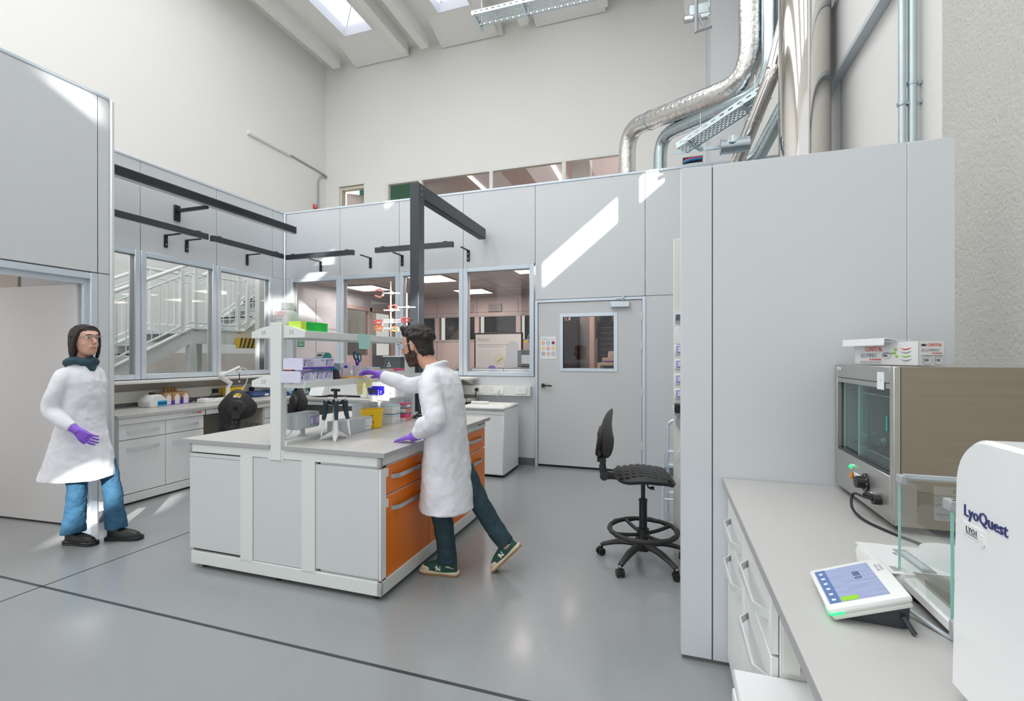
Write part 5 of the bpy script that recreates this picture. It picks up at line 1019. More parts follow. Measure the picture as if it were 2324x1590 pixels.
# hall lamp and conduit
t = thing('fluorescent_lamp', 'slim unlit fluorescent lamp fixed high on the left hall wall', 'light fixture', (-9.86, 9.76, 7.03))
g = G('lightgrey'); g.tube([(0, -.68, 0), (0, .68, 0)], .055, 'white', n=16); g.box(-.05, .0, -.66, .66, -.02, .02, 'lightgrey'); g.out('housing', t)
g = G('grey'); g.tube([(-9.87, 10.45, 7.03), (-9.87, 11.85, 6.97), (-9.87, 11.86, 6.90), (-9.87, 11.75, 6.90), (-9.87, 11.6, 6.72), (-9.87, 11.58, 6.5), (-9.87, 11.58, 5.6)], .022, smooth=3, n=10); tag(g.out('conduit_pipe'), 'thin grey conduit running from the fluorescent lamp down the hall corner', 'pipe')
g = G('red'); g.box(-9.9, -9.85, 11.38, 11.5, 5.82, 5.95, b=.01); g.box(-9.85, -9.848, 11.40, 11.44, 5.86, 5.92, 'white'); tag(g.out('alarm_box'), 'small red and white alarm box peeking over the partition', 'alarm')
# ================================================================ STAIRCASE BEYOND THE LEFT WINDOWS
t = thing('staircase', 'white steel staircase with a landing seen through the left windows', 'staircase', (-7.7, 5, 0))
MV = Matrix.Translation((7.7, -5, 0))
SA, SB = (2.05, .06), (5.53, 1.92); SC, SD = (6.5, 1.92), (9.4, 3.95)
for x in (-7.2, -8.2):
    g = G('white'); g.M = MV
    for (a, b) in ((SA, SB), (SB, SC), (SC, SD)):
        g.prism([(a[0], a[1]-.24), (b[0], b[1]-.24), (b[0], b[1]), (a[0], a[1])], 'x', x-.03, x+.03)
        g.prism([(a[0], a[1]-.01), (b[0], b[1]-.01), (b[0], b[1]+.01), (a[0], a[1]+.01)], 'x', x-.05, x+.05)
    g.out('stringer', t)
for (a, b, n) in ((SA, SB, 11), (SC, SD, 11)):
    for k in range(1, n):
        y = a[0]+(b[0]-a[0])*k/n; z = a[1]+(b[1]-a[1])*k/n-.06
        g = G('lightgrey'); g.M = MV; g.box(-8.17, -7.23, y-.14, y+.14, z-.03, z, b=.003); g.box(-8.17, -7.23, y-.14, y-.13, z-.05, z); g.out('tread', t)
g = G('lightgrey'); g.M = MV; g.box(-8.17, -7.23, 5.45, 6.55, 1.84, 1.90); g.out('landing', t)
for x in (-7.2, -8.2):
    for (a, b) in ((SA, SB), (SB, SC), (SC, SD)):
        g = G('white'); g.M = MV; g.tube([(x, a[0], a[1]+1.02), (x, b[0], b[1]+1.02)], .028, n=12); g.out('handrail', t)
        g = G('white'); g.M = MV; g.tube([(x, a[0], a[1]+.88), (x, b[0], b[1]+.88)], .013, n=8); g.tube([(x, a[0], a[1]+.10), (x, b[0], b[1]+.10)], .016, n=8)
        L_ = b[0]-a[0]; n = int(L_/.115)
        for k in range(1, n): f = k/n; g.cyl((x, a[0]+L_*f, a[1]+(b[1]-a[1])*f+.10), (x, a[0]+L_*f, a[1]+(b[1]-a[1])*f+.88), .0075, n=8)
        g.out('baluster_panel', t)
    for y, z in ((2.2, .14), (3.3, .73), (4.42, 1.33), (5.40, 1.85), (5.62, 1.92), (6.42, 1.92), (6.62, 2.0), (7.6, 2.69), (8.6, 3.39)):
        g = G('white'); g.M = MV; g.box(x-.03, x+.03, y-.03, y+.03, z-.05, z+1.0, b=.004); g.box(x-.045, x+.045, y-.06, y+.06, z-.01, z+.0); g.out('post', t)
g = G('white'); g.M = MV; g.box(-7.25, -7.15, 5.5, 5.6, 0, 1.7); g.box(-8.25, -8.15, 6.4, 6.5, 0, 1.7); g.out('support_column', t)
g = G('hazard'); g.box(-7.14, -7.06, 6.32, 6.78, 1.62, 1.80, b=.002)
for k in range(6):
    y = 6.30+k*.085; P = [(max(6.32, y), 1.62), (min(6.78, y+.042), 1.62), (min(6.78, y+.10), 1.80), (max(6.32, y+.058), 1.80)]
    g.prism(P, 'x', -7.061, -7.058, 'black')
tag(g.out('warning_sign'), 'yellow and black striped warning panel on the corner of the stair landing', 'warning panel')
g = G('hallwall'); g.box(-9.9, -7.0, 9.3, 11.94, 3.7, 3.9); struct(g, 'floor_mezzanine')
# ================================================================ BACK LAB CONTENT
for k, (x, y, lab) in enumerate(((-5.3, 7.52, 'far left one over the first aid sign'), (-3.65, 6.95, 'one behind the dark post'), (-3.6, 8.55, 'far one in the middle window'), (-1.85, 6.62, 'nearest one in the right window'), (-1.75, 7.75, 'second one at the right edge of the right window'), (.1, 7.4, 'one above the door'))):
    t = thing('ceiling_light', 'square glowing pinkish ceiling panel, '+lab, 'light', (x, y, 2.752), 0, 'square ceiling panels in the back laboratory')
    G('pinkpanel').box(-.31, .31, -.31, .31, -.012, -.001).out('frame', t); G('lampglow').box(-.29, .29, -.29, .29, -.016, -.011).out('diffuser', t)
    light('panel_light', 'AREA', (x, y, 2.72), (0, 0, 0), 11, (1, .82, .78), shape='SQUARE', size=.58)
for k, x in enumerate((-4.3, -3.65)):
    g = G('midgrey'); g.box(x, x+.3, 9.44, 9.5, 2.44, 2.60, 'tan', b=.004)
    for q in range(6): g.box(x+.03, x+.27, 9.435, 9.44, 2.46+q*.02, 2.47+q*.02)
    tag(g.out('air_grille'), 'small air grille high on the pink back laboratory wall, %s' % ('left' if k == 0 else 'right'), 'vent', 'air grilles')
t = thing('extraction_arm', 'dark jointed extraction arm hanging from the back laboratory ceiling', 'extraction arm', (-3.55, 8.0, 2.75))
g = G('midgrey'); g.cyl((0, 0, 0), (0, 0, -.14), .04); g.cyl((0, 0, -.14), (0, 0, -.36), .07, r2=.09); g.cyl((0, 0, -.40), (0, 0, -.50), .05); g.tube([(0, 0, -.22), (.12, 0, -.26)], .03); g.out('arm_body', t)
t = thing('poster_board', 'tall framed white information board standing in the back laboratory', 'board', (-3.0, 8.3, .5))
g = G('black'); g.box(-.48, .48, .0, .03, 0, 1.42, b=.003); g.box(-.46, -.42, .0, .03, -.5, 0); g.box(.42, .46, .0, .03, -.5, 0); g.out('frame', t)
g = G('offwhite'); g.box(-.45, .45, -.004, 0, .03, 1.39)
g.text('Xevo', .11, FY(-.42, -.006, 1.26), 'greyink'); g.box(-.42, .2, -.006, -.004, 1.19, 1.2, 'greyink'); g.box(-.42, .1, -.006, -.004, 1.155, 1.163, 'greyink')
for k in range(14): g.box(-.42, -.05-.1*(k % 3 == 0), -.006, -.004, .62+k*.035, .626+k*.035, 'lightgrey')
g.cyl((.03, -.004, .92), (.03, -.007, .92), .11, 'cream', n=32); g.tube([(-.02, -.009, .88), (.09, -.009, .95)], .012, 'leaf'); g.cyl((-.12, -.004, .72), (-.12, -.007, .72), .09, 'violet', n=32)
g.prism([(.12, .6), (.4, .6), (.4, 1.22), (.28, 1.27), (.16, 1.2), (.16, .95), (.12, .9)], 'y', -.006, -.004, 'lightgrey'); g.out('printed_sheet', t)
for k, (x0, x1, lab) in enumerate(((-2.74, -2.255, 'left of the two flat white monitor backs at the foot of the right window'), (-2.235, -1.76, 'right of the two flat white monitor backs at the foot of the right window'))):
    t = thing('monitor', lab, 'monitor', ((x0+x1)/2, 6.42, .75), 0, 'white monitors'); w_ = (x1-x0)/2
    g = G('white'); g.box(-w_, w_, 0, .03, .24, .545, b=.006); g.out('monitor_back', t); g = G('lightgrey'); g.cyl((.1, -.002, .515), (.1, 0, .515), .022); g.out('badge', t); g = G('grey'); g.box(-.1, .1, -.02, .15, 0, .012); g.box(-.03, .03, .03, .05, .01, .3); g.out('stand', t)
g = G('white'); g.box(-5.85, -1.7, 6.30, 6.98, .70, .745, b=.003)
for x in (-5.8, -3.8, -1.75): g.box(x-.03, x+.03, 6.35, 6.9, 0, .70)
tag(g.out('lab_table'), 'white bench just inside the back laboratory windows', 'table')
g = G('white'); g.box(-4.7, -1.2, 7.2, 8.0, .80, .86, b=.003)
for x in (-4.6, -3.2, -1.3): g.box(x-.03, x+.03, 7.25, 7.95, 0, .80)
tag(g.out('lab_table'), 'second white bench deeper in the back laboratory under the dark instruments', 'table')
t = thing('rounded_instrument', 'dark slate rounded instrument behind the left monitor', 'instrument', (-3.05, 7.5, .86))
g = G('slate'); g.prism([(-.35, 0), (.22, 0), (.22, .30), (.18, .38), (.10, .42), (-.35, .42)], 'y', -.2, .2, b=.02); g.out('housing', t); G('midgrey').box(-.25, .05, -.205, -.2, .22, .34, b=.002).out('recess', t)
t = thing('instrument_stack', 'stack of dark analysis modules with a bottle tray behind the right monitor', 'instrument', (-2.25, 7.5, .86))
g = G('midgrey'); g.box(-.40, .42, -.25, .25, 0, .44, b=.01); g.out('lower_module', t)
for x in (-.25, .0): g = G('black'); g.box(x, x+.16, -.255, -.25, .1, .32); g.out('module_door', t)
g = G('midgrey'); g.box(-.05, .42, -.22, .22, .45, .72, 'darkglass', b=.008); g.out('upper_module', t); g = G('lightgrey'); g.box(.02, .18, -.225, -.22, .50, .64); g.out('display_panel', t)
g = G('clearglass'); [g.cyl((.05+.09*k, 0, .72), (.05+.09*k, 0, .84), .032, n=16) for k in range(4)]; g.out('bottles', t)
g = G('paper')
for k in range(6): g.tube([(.05+.07*k, 0, .84), (.1+.04*k, -.05, .98), (.2+.03*k, -.1, .93), (.3, -.18, .7)], .004, smooth=4)
g.out('tubing', t)
for x, m in ((.02, 'yellow'), (.11, 'royal'), (.3, 'magenta')): g = G(m); g.cyl((x, -.0, .84), (x, 0, .88), .024, n=12); g.out('bottle_cap', t)
t = thing('white_printer', 'white open instrument with a steel hood, right behind the man\'s shoulder', 'instrument', (-3.72, 7.05, .86))
g = G('white'); g.box(-.30, .28, -.12, .35, 0, .10, b=.01); g.box(.08, .28, -.12, .1, .1, .2, b=.008); g.out('housing', t); g = G('steelframe'); g.prism([(-.25, .25), (.3, .25), (.3, .36), (-.2, .36)], 'y', -.05, .3, b=.005); g.box(-.28, -.24, .0, .25, .1, .3, 'slate'); g.out('hood', t)
t = thing('red_sampler', 'red and dark instrument with loose tubing above the steel hood', 'instrument', (-3.86, 7.1, 1.225))
g = G('coralred'); g.prism([(-.2, 0), (.22, 0), (.14, .10), (-.12, .12)], 'y', -.1, .1, b=.01); g.out('housing', t); g = G('black'); g.box(-.16, .1, -.08, .08, .11, .15, b=.008); g.out('lid', t); g = G('paper'); g.tube([(-.2, -.1, .15), (-.05, -.1, .19), (.15, -.1, .16), (.24, -.1, .04)], .006, smooth=5); g.tube([(-.25, -.11, .10), (-.1, -.11, .12), (.0, -.11, .02)], .008, smooth=5); g.out('tubing', t)
g = G('slate'); g.box(-4.55, -4.0, 7.25, 7.8, .86, 1.35, b=.02); tag(g.out('dark_cabinet'), 'dark slate cabinet seen through the second window under the green sheet', 'instrument')
# room behind the door window
t = thing('storage_shelf', 'tan shelf unit with boxes seen through the door window', 'shelf', (-.62, 7.3, 0))
g = G('cream'); g.box(-.40, .8, 0, .4, 1.34, 1.38); g.box(-.40, -.36, 0, .4, 0, 1.34); g.box(.76, .8, 0, .4, 0, 1.34); g.box(-.36, .76, 0, .4, .95, .98); g.out('shelf_frame', t)
for x, w_, m, lab in ((-.95, .22, 'pinkpanel', 'small pink and white glove box on the left of the shelf behind the door'), (-.68, .4, 'lilac', 'long glove box on the right of the shelf behind the door')):
    g = G(m); g.box(x, x+w_, 7.34, 7.44, 1.382, 1.46, b=.002); g.box(x+.01, x+w_-.01, 7.338, 7.34, 1.39, 1.41, 'purple'); tag(g.out('glove_box'), lab, 'glove box', 'glove boxes behind the door')
g = G('navy'); g.box(-.66, -.25, 7.5, 7.68, 1.382, 1.62, b=.02); g.box(-.55, -.40, 7.498, 7.5, 1.58, 1.61, 'lightgrey'); tag(g.out('storage_case'), 'dark blue plastic case on the shelf behind the door', 'case')
g = G('tan'); g.loft([(-.80, 7.58, 1.382, .09, .05), (-.82, 7.58, 1.52, .07, .05), (-.84, 7.58, 1.56, .04, .03)], e=3); tag(g.out('paper_bag'), 'crumpled beige bag on the shelf behind the door', 'bag')
t = thing('glass_cabinet', 'dark framed glass fronted cabinet behind the door window', 'cabinet', (-.88, 8.6, 0))
g = G('black'); g.box(-.32, -.28, 0, .5, 0, 2.1); g.box(.28, .32, 0, .5, 0, 2.1); g.box(-.3, .3, 0, .5, 2.06, 2.1); g.box(-.3, .3, 0, .5, 1.42, 1.46); g.box(-.28, .28, .4, .5, .1, 2.06, 'slate'); g.out('frame', t); g = G('glass'); g.box(-.28, .28, .005, .01, 1.46, 2.06); g.out('glass_door', t)
g = G('lightgrey'); [g.box(-.28, .28, .05, .4, 1.5+.1*k, 1.506+.1*k) for k in range(6)]; g.out('wire_shelf', t)
t = thing('crate', 'black open wire crate above the blue case behind the door', 'crate', (-.35, 7.62, 1.62))
g = G('midgrey'); [g.box(-.22+.055*k, -.212+.055*k, -.12, -.112, 0, .2) for k in range(9)]; [g.box(-.22, .22, -.12, -.112, .05*k, .008+.05*k) for k in range(5)]; g.box(-.22, .22, -.1, .12, 0, .19, 'tan'); g.out('crate_body', t)
g = G('black'); g.box(-2.0, -1.46, 8.0, 8.6, 0, 2.1, b=.01); tag(g.out('tall_cabinet'), 'tall black cabinet at the left edge of the door window', 'cabinet')
# ================================================================ PEOPLE
def vox(o, size, it=4, f=.6, disp=0, dsz=.05):
    r = o.modifiers.new('r', 'REMESH'); r.mode = 'VOXEL'; r.voxel_size = size; r.use_smooth_shade = True
    s_ = o.modifiers.new('s', 'SMOOTH'); s_.iterations = it; s_.factor = f
    if disp:
        tx = bpy.data.textures.new('folds', 'CLOUDS'); tx.noise_scale = dsz
        d = o.modifiers.new('d', 'DISPLACE'); d.texture = tx; d.strength = disp; d.mid_level = .5
    return o
def head(g, X, slim=1.0):
    R_ = [(-.118, .070, .020, .022), (-.108, .086, -.005, .040), (-.09, .092, -.03, .052), (-.065, .093, -.055, .060), (-.04, .096, -.072, .065), (-.01, .091, -.085, .071), (.015, .088, -.092, .075), (.035, .093, -.096, .077), (.06, .090, -.098, .077), (.085, .074, -.088, .068), (.103, .045, -.065, .050), (.115, .012, -.03, .022)]
    g.loft([((a+b)/2, 0, z, (a-b)/2, h*slim) for z, a, b, h in R_], X=X, e=2.2, n=32)
    g.tube([(.088, 0, .03), (.104, 0, .008), (.119, 0, -.014), (.104, 0, -.026)], [.007, .010, .014, .010], X=X, smooth=3, n=10)
    g.tube([(.086, .045, .042), (.098, .02, .045), (.098, -.02, .045), (.086, -.045, .042)], .007, X=X, smooth=3)
    g.tube([(.092, .024, -.052), (.100, 0, -.048), (.092, -.024, -.052)], .006, X=X, smooth=3); g.tube([(.088, .02, -.062), (.097, 0, -.062), (.088, -.02, -.062)], .006, X=X, smooth=3)
    for s_ in (-1, 1): g.sph((-.005, s_*.077*slim, -.005), (.018, .009, .031), X=X); g.sph((.052, s_*.040, -.03), (.028, .018, .025), X=X)
def eyes(par, X, slim=1):
    for s_ in (-1, 1):
        g = G('eye'); g.sph((.0785, s_*.031, .018), .0118, X=X, n=16); g.sph((.0885, s_*.031, .018), (.0035, .0055, .0055), 'ink', X=X, n=12); g.out('eye', par)
        g = G('hair'); g.tube([(.091, s_*.048, .040), (.1015, s_*.03, .046), (.101, s_*.014, .043)], .0045, X=X, smooth=3, flat=.7); g.out('eyebrow', par)
def hand(g, W, D, up, side, curl=.3, thumb=1, sc=1.0, spread=.12, curls=None):
    # W wrist, D palm direction, up = back of the hand normal, side: +1 thumb on the D x up side
    W = Vector(W); D = Vector(D).normalized(); U = Vector(up); U = (U-D*U.dot(D)).normalized(); S_ = D.cross(U)*side
    def P(a, b, c): return W+D*a*sc+S_*b*sc+U*c*sc
    for b, r in ((-.028, .0135), (-.010, .0145), (.010, .0145), (.028, .0135)): g.tube([P(-.005, b*.55, 0), P(.045, b*.95, .002), P(.088, b, 0)], [.017*sc, r*sc*1.08, r*sc*.88], n=12)
    L_ = [.062, .078, .086, .076]; B_ = [-.033, -.012, .010, .031]
    for i in range(4):
        c = (curls or [curl]*4)[i]; b = B_[i]; l = L_[i]; a = 0; p = P(.082, b, 0); pts = [P(.066, b*.95, 0), p]; ang = 0; pos = [.082, b, 0.]
        for j, f in enumerate((.45, .31, .24)):
            ang += c*(.7, 1.1, .8)[j]; pos[0] += l*f*math.cos(ang); pos[2] -= l*f*math.sin(ang); pos[1] += (b/.03)*spread*l*f*.5
            pts.append(P(*pos))
        g.tube(pts, [.0092*sc, .0092*sc, .0085*sc, .0078*sc, .0062*sc], n=10)
    g.tube([P(.012, .026, -.004), P(.040, .048, -.012), P(.066, .060, -.018), P(.088, .062, -.022)], [.0145*sc, .012*sc, .0098*sc, .0072*sc], n=10)
def tufts(m, X, n, fn, r, seed):
    random.seed(seed); g = G(m)
    for k in range(n):
        p = fn(k/n)
        if p is None: continue
        q = r*(.75+.5*random.random()); g.sph(p, (q, q, q*.8), X=X, n=10)
    return g
def shoe(par, X, nm, upper, toe, sole, mark=False):
    g = G(sole); out = [(-.085, .032), (-.05, .036), (.02, .034), (.08, .042), (.14, .046), (.175, .036), (.188, 0)]
    poly = [(x, y) for x, y in out]+[(x, -y) for x, y in out[::-1][1:]]+[(-.10, -.015), (-.10, .015)]
    g.prism(poly, 'z', 0, .012, 'gum' if mark else sole, b=.003, X=X); g.prism(poly, 'z', .011, .030, 'shoecream' if mark else sole, b=.004, X=X); 
    s0 = g.out(nm, par)
    g = G(upper); g.loft([(.045, 0, .026, .132, .038), (.042, 0, .045, .126, .038), (.01, 0, .065, .092, .035), (-.02, 0, .085, .064, .033), (-.035, 0, .105, .048, .032)], X=X, e=2.5); g.tube([(.03, 0, .075), (.10, 0, .055), (.15, 0, .04)], [.028, .032, .026], X=X, smooth=3, flat=.8)
    vox(g.out('upper', s0), .004, 3)
    if mark:
        g = G(toe); g.sph((.125, 0, .036), (.052, .040, .024), X=X); g.prism([(.02, .04), (.05, .04), (.06, .062), (.045, .062)], 'y', .0385, .041, X=X); g.prism([(-.075, .058), (-.01, .066), (-.03, .075)], 'y', .036, .0385, X=X); g.out('toe_panel', s0)
        g = G('paper'); g.text('N', .05, X @ T(.055, .0405, .036, rz=PI, rx=PI/2), 'paper', ext=.002, sx=1.0)
        g.out('lettering', s0)
        g = G('black'); [g.tube([(.035+k*.016, -.018, .082-k*.006), (.035+k*.016, .018, .082-k*.006)], .003, X=X) for k in range(5)]; g.out('laces', s0)
# ---- man leaning over the island
t = thing('person', 'bearded person in white lab coat reaching to the island shelf with a purple gloved hand', 'person', (-1.432, 2.94, 0), PI)
HX_ = T(.235, 0, 1.548, ry=R(12))
g = G('skin'); head(g, HX_)
g.tube([(.06, 0, 1.33), (.115, 0, 1.40), (.20, 0, 1.49)], [.062, .056, .056], n=20)
g.loft([(.0, 0, .84, .11, .15), (.02, 0, 1.0, .10, .14), (.04, 0, 1.2, .11, .16), (.05, 0, 1.32, .10, .17), (.06, 0, 1.38, .06, .10)])
g.tube([(.06, -.16, 1.32), (.37, -.175, 1.262), (.62, -.12, 1.34)], [.05, .042, .03]); g.tube([(.04, .16, 1.31), (-.03, .235, 1.07), (.16, .155, .957)], [.05, .042, .03])
g.tube([(.02, .09, .88), (.02, .08, .50), (-.01, .03, .10)], [.08, .055, .04]); g.tube([(-.01, -.09, .88), (-.16, -.10, .50), (-.40, -.12, .18)], [.08, .055, .04])
b = vox(g.out('body', t), .0055, 5, .5)
eyes(b, HX_)
def fh(u):
    a = random.uniform(0, 2*PI); z = random.uniform(-.06, 1); r = math.sqrt(max(0, 1-z*z)); x, y = r*math.cos(a), r*math.sin(a)
    if x > .30 and z < .62: return None
    if abs(y) > .6 and z < .12 and x > -.25: return None
    p = Vector((-.018+x*.112, y*.092, .042+z*.098))
    if x > .55 and z < .55: return None
    return p
g = tufts('hair', HX_, 320, fh, .0185, 3); g.loft([(-.062, 0, -.085, .030, .050), (-.060, 0, -.05, .052, .066), (-.056, 0, -.01, .060, .078), (-.046, 0, .03, .075, .087), (-.026, 0, .065, .092, .088), (-.014, 0, .10, .092, .076), (-.012, 0, .13, .062, .052), (-.012, 0, .142, .02, .02)], X=HX_)
g.tube([(.02, .078, .06), (.018, .080, .01), (.02, .074, -.04)], .008, X=HX_); g.tube([(.02, -.078, .06), (.018, -.080, .01), (.02, -.074, -.04)], .008, X=HX_)
for k in range(40): a = random.uniform(PI*.55, PI*1.45); g.sph((-.03+.075*math.cos(a), .072*math.sin(a), random.uniform(-.07, .02)), .014, X=HX_, n=8)
for k in range(24): g.sph((.035+random.uniform(-.02, .025), random.uniform(-.055, .055), .120+random.uniform(-.008, .02)), .019, X=HX_, n=8)
vox(g.out('hair', b), .0055, 1, .4, .008, .02)
def fb(u):
    a = random.uniform(-1.75, 1.75); z = random.uniform(-.124, -.036)
    rx = .084 if z > -.10 else .076; ry = .064 if z > -.08 else .050
    p = Vector((.003+rx*math.cos(a), ry*math.sin(a), z))
    if abs(a) < .38 and -.070 < z < -.042: return None
    if abs(a) < .55 and z > -.036: return None
    return p
g = tufts('beard', HX_, 420, fb, .0105, 5); vox(g.out('beard', b), .004, 1, .4, .004, .015)
g = G('lens'); 
for s_ in (-1, 1): g.box(.112, .114, s_*.033-.027, s_*.033+.027, -.004, .036, b=.0008, X=HX_)
o = g.out('lens', b); o.name = 'safety_glasses'
g = G('grey'); g.tube([(.113, -.062, .036), (.116, 0, .038), (.113, .062, .036)], .0035, 'black', X=HX_)
for s_ in (-1, 1): g.tube([(.112, s_*.062, .030), (.06, s_*.080, .026), (-.02, s_*.083, .018)], .0028, 'lightgrey', X=HX_)
g.out('frame', o)
g = G('coat')
g.loft([(-.005, 0, .445, .185, .215), (-.0, 0, .55, .178, .21), (.005, 0, .72, .158, .20), (.005, 0, .86, .142, .19), (.012, 0, .98, .138, .178), (.03, 0, 1.10, .142, .185), (.045, 0, 1.22, .142, .198), (.052, 0, 1.30, .128, .205), (.06, 0, 1.36, .10, .185), (.075, 0, 1.395, .075, .12), (.09, 0, 1.42, .064, .075)], n=40)
g.tube([(.05, -.08, 1.33), (.10, -.155, 1.33), (.18, -.185, 1.31), (.37, -.18, 1.262), (.50, -.15, 1.295), (.60, -.12, 1.333)], [.05, .066, .068, .062, .056, .046], smooth=4, n=18)
g.tube([(.045, .07, 1.33), (.042, .15, 1.32), (.015, .195, 1.22), (-.035, .24, 1.075), (.06, .20, 1.01), (.135, .165, .972)], [.05, .068, .068, .064, .058, .044], smooth=4, n=18)
for q in ((.02, .235, 1.05, .05), (-.02, .255, 1.10, .045), (.07, .215, 1.035, .045), (.10, .19, .998, .04)): g.sph(q[:3], (q[3]*1.1, q[3], q[3]*1.25))
g.tube([(.10, -.06, 1.40), (.065, -.075, 1.42), (.02, 0, 1.435), (.065, .075, 1.42), (.10, .06, 1.40), (.15, .03, 1.36)], [.014, .018, .022, .018, .014, .008], smooth=3, flat=.8)
vox(g.out('lab_coat', t), .0075, 5, .6, .022, .11)
g = G('jeansdark'); g.tube([(.02, .085, .80), (.025, .08, .66), (.022, .07, .50), (.0, .045, .30), (-.012, .03, .13), (-.012, .03, .085)], [.085, .085, .074, .066, .064, .066], smooth=4, n=20); g.sph((-.012, .03, .105), (.07, .066, .03))
g.tube([(-.01, -.09, .80), (-.10, -.095, .64), (-.19, -.10, .48), (-.30, -.11, .31), (-.385, -.12, .20)], [.085, .082, .070, .062, .060], smooth=4, n=20); g.sph((0, 0, .78), (.13, .17, .10))
vox(g.out('jeans', t), .007, 4, .6, .016, .06)
shoe(t, T(.0, .03, 0, R(4)), 'shoe', 'shoegreen', 'shoecream', 'gum', True)
shoe(t, T(-.425, -.12, .125, R(0), ry=R(46)), 'shoe', 'shoegreen', 'shoecream', 'gum', True)
g = G('glove'); hand(g, (.62, -.12, 1.345), (.95, .15, .18), (.0, -.35, .95), 1, .30, curls=[.5, .35, .3, .3]); g.tube([(.585, -.125, 1.33), (.635, -.115, 1.35)], [.034, .030], n=16); vox(g.out('glove', t), .0035, 3)
g = G('glove'); hand(g, (.175, .155, .944), (.96, -.22, -.22), (.15, 0, 1), 1, .09, spread=.25, sc=.98); g.tube([(.125, .17, .962), (.19, .15, .940)], [.036, .029], n=16); vox(g.out('glove', t), .0035, 2)
# ---- woman walking through the left doorway
t = thing('person', 'dark haired person in white lab coat and blue jeans walking out of the left doorway', 'person', (-4.42, 2.50, 0), R(18))
HW = T(.03, 0, 1.605, rz=R(-18))
g = G('skinf'); head(g, HW, .95); g.tube([(-.01, 0, 1.36), (.01, 0, 1.54)], [.05, .048], n=18)
g.loft([(0, 0, .86, .10, .14), (0, 0, 1.05, .09, .12), (.01, 0, 1.2, .10, .14), (.0, 0, 1.32, .07, .12), (0, 0, 1.39, .045, .07)])
g.tube([(0, -.13, 1.32), (-.05, -.20, 1.08), (.155, -.202, .92)], [.036, .034, .018]); g.tube([(0, .13, 1.32), (-.14, .20, 1.12), (-.22, .20, .89)], [.036, .034, .018])
g.tube([(0, -.08, .88), (.03, -.08, .48), (-.03, -.03, .10)], [.075, .05, .038]); g.tube([(0, .08, .88), (.16, .08, .50), (.24, .06, .12)], [.075, .05, .038])
b = vox(g.out('body', t), .0055, 5, .5); eyes(b, HW)
g = G('lip'); g.tube([(.093, .02, -.056), (.104, 0, -.054), (.093, -.02, -.056)], .0055, X=HW, smooth=3); g.out('lips', b)
g = G('hair'); g.loft([(-.045, 0, -.20, .035, .060), (-.045, 0, -.12, .052, .078), (-.042, 0, -.03, .072, .086), (-.02, 0, .04, .098, .090), (-.012, 0, .085, .092, .080), (-.01, 0, .115, .06, .055), (-.01, 0, .128, .02, .02)], X=HW); g.tube([(.06, .0, .108), (.045, .055, .08), (.02, .084, .0), (.01, .085, -.09), (-.01, .075, -.17)], [.014, .015, .014, .014, .010], X=HW, smooth=4); g.tube([(.06, .0, .108), (.045, -.055, .08), (.02, -.084, .0), (.01, -.085, -.09), (-.01, -.075, -.17)], [.014, .015, .014, .014, .010], X=HW, smooth=4)
vox(g.out('hair', b), .0055, 2, .5, .006, .03)
g = G('scarf'); g.tube([(.075*math.cos(2*PI*k/16), .085*math.sin(2*PI*k/16), 1.435+.012*math.cos(k)) for k in range(16)], .032, closed=True, smooth=2); g.sph((.05, 0, 1.39), (.05, .06, .05)); vox(g.out('scarf', t), .006, 3, .5, .01, .03)
g = G('grey'); g.tube([(.112, -.055, .032), (.116, 0, .034), (.112, .055, .032)], .002, X=HW); [g.tube([(.112, s_*.055, .03), (.0, s_*.078, .02)], .002, X=HW) for s_ in (-1, 1)]; g.out('glasses', b)
g = G('coat')
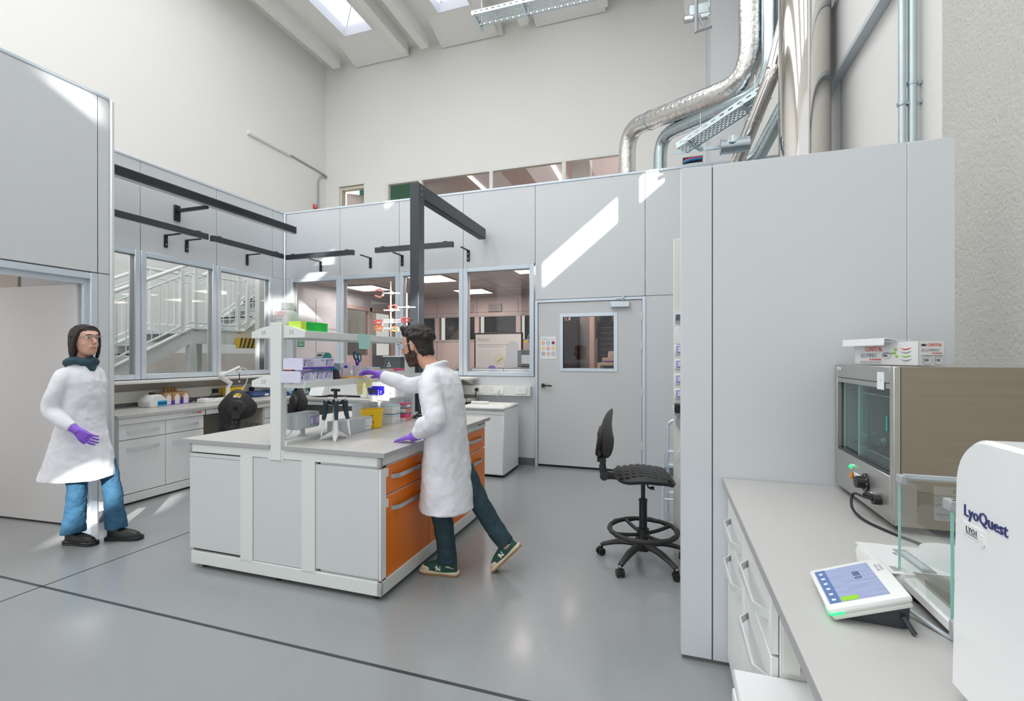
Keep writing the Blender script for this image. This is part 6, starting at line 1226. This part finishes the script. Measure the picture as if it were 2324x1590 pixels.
g.loft([(-.03, 0, .52, .26, .21), (-.02, 0, .62, .235, .20), (-.01, 0, .78, .185, .185), (0, 0, .92, .145, .17), (.005, 0, 1.05, .125, .155), (.01, 0, 1.18, .13, .165), (.005, 0, 1.28, .125, .178), (.0, 0, 1.35, .10, .165), (.0, 0, 1.40, .07, .11), (.0, 0, 1.43, .055, .07)], n=40)
g.tube([(.0, -.06, 1.35), (-.005, -.135, 1.335), (-.02, -.185, 1.22), (-.05, -.205, 1.08), (.06, -.205, .985), (.12, -.203, .945)], [.045, .058, .056, .054, .048, .040], smooth=4, n=18)
g.tube([(.0, .06, 1.35), (-.005, .135, 1.335), (-.07, .18, 1.24), (-.14, .20, 1.12), (-.19, .202, 1.0), (-.213, .20, .93)], [.045, .058, .056, .054, .048, .040], smooth=4, n=18)
g.tube([(.06, -.05, 1.41), (.11, -.03, 1.30), (.125, 0, 1.2)], [.014, .016, .008], smooth=3); g.tube([(.06, .05, 1.41), (.11, .03, 1.30), (.125, 0, 1.2)], [.014, .016, .008], smooth=3)
vox(g.out('lab_coat', t), .0075, 5, .6, .024, .12)
g = G('jeansblue'); g.tube([(.0, -.08, .80), (.03, -.08, .62), (.03, -.07, .46), (-.01, -.04, .26), (-.035, -.03, .13), (-.035, -.03, .09)], [.082, .078, .064, .066, .078, .082], smooth=4, n=20); g.tube([(.0, .08, .80), (.10, .08, .64), (.165, .08, .48), (.20, .07, .28), (.225, .06, .14), (.228, .06, .10)], [.082, .076, .062, .064, .074, .078], smooth=4, n=20)
vox(g.out('jeans', t), .007, 4, .6, .016, .06)
shoe(t, T(-.02, -.03, 0, R(-6)), 'shoe', 'black', 'black', 'black'); shoe(t, T(.245, .06, 0, R(4)), 'shoe', 'black', 'black', 'black')
g = G('glove'); hand(g, (.155, -.202, .918), (.7, .05, -.5), (0, -1, 0), 1, .35); g.tube([(.095, -.205, .965), (.165, -.20, .91)], [.036, .027], n=14); vox(g.out('glove', t), .0035, 3)
g = G('glove'); hand(g, (-.222, .20, .885), (-.25, 0, -.9), (0, 1, 0), 1, .35); g.tube([(-.214, .20, .92), (-.225, .20, .875)], [.032, .027], n=14); vox(g.out('glove', t), .0035, 3)
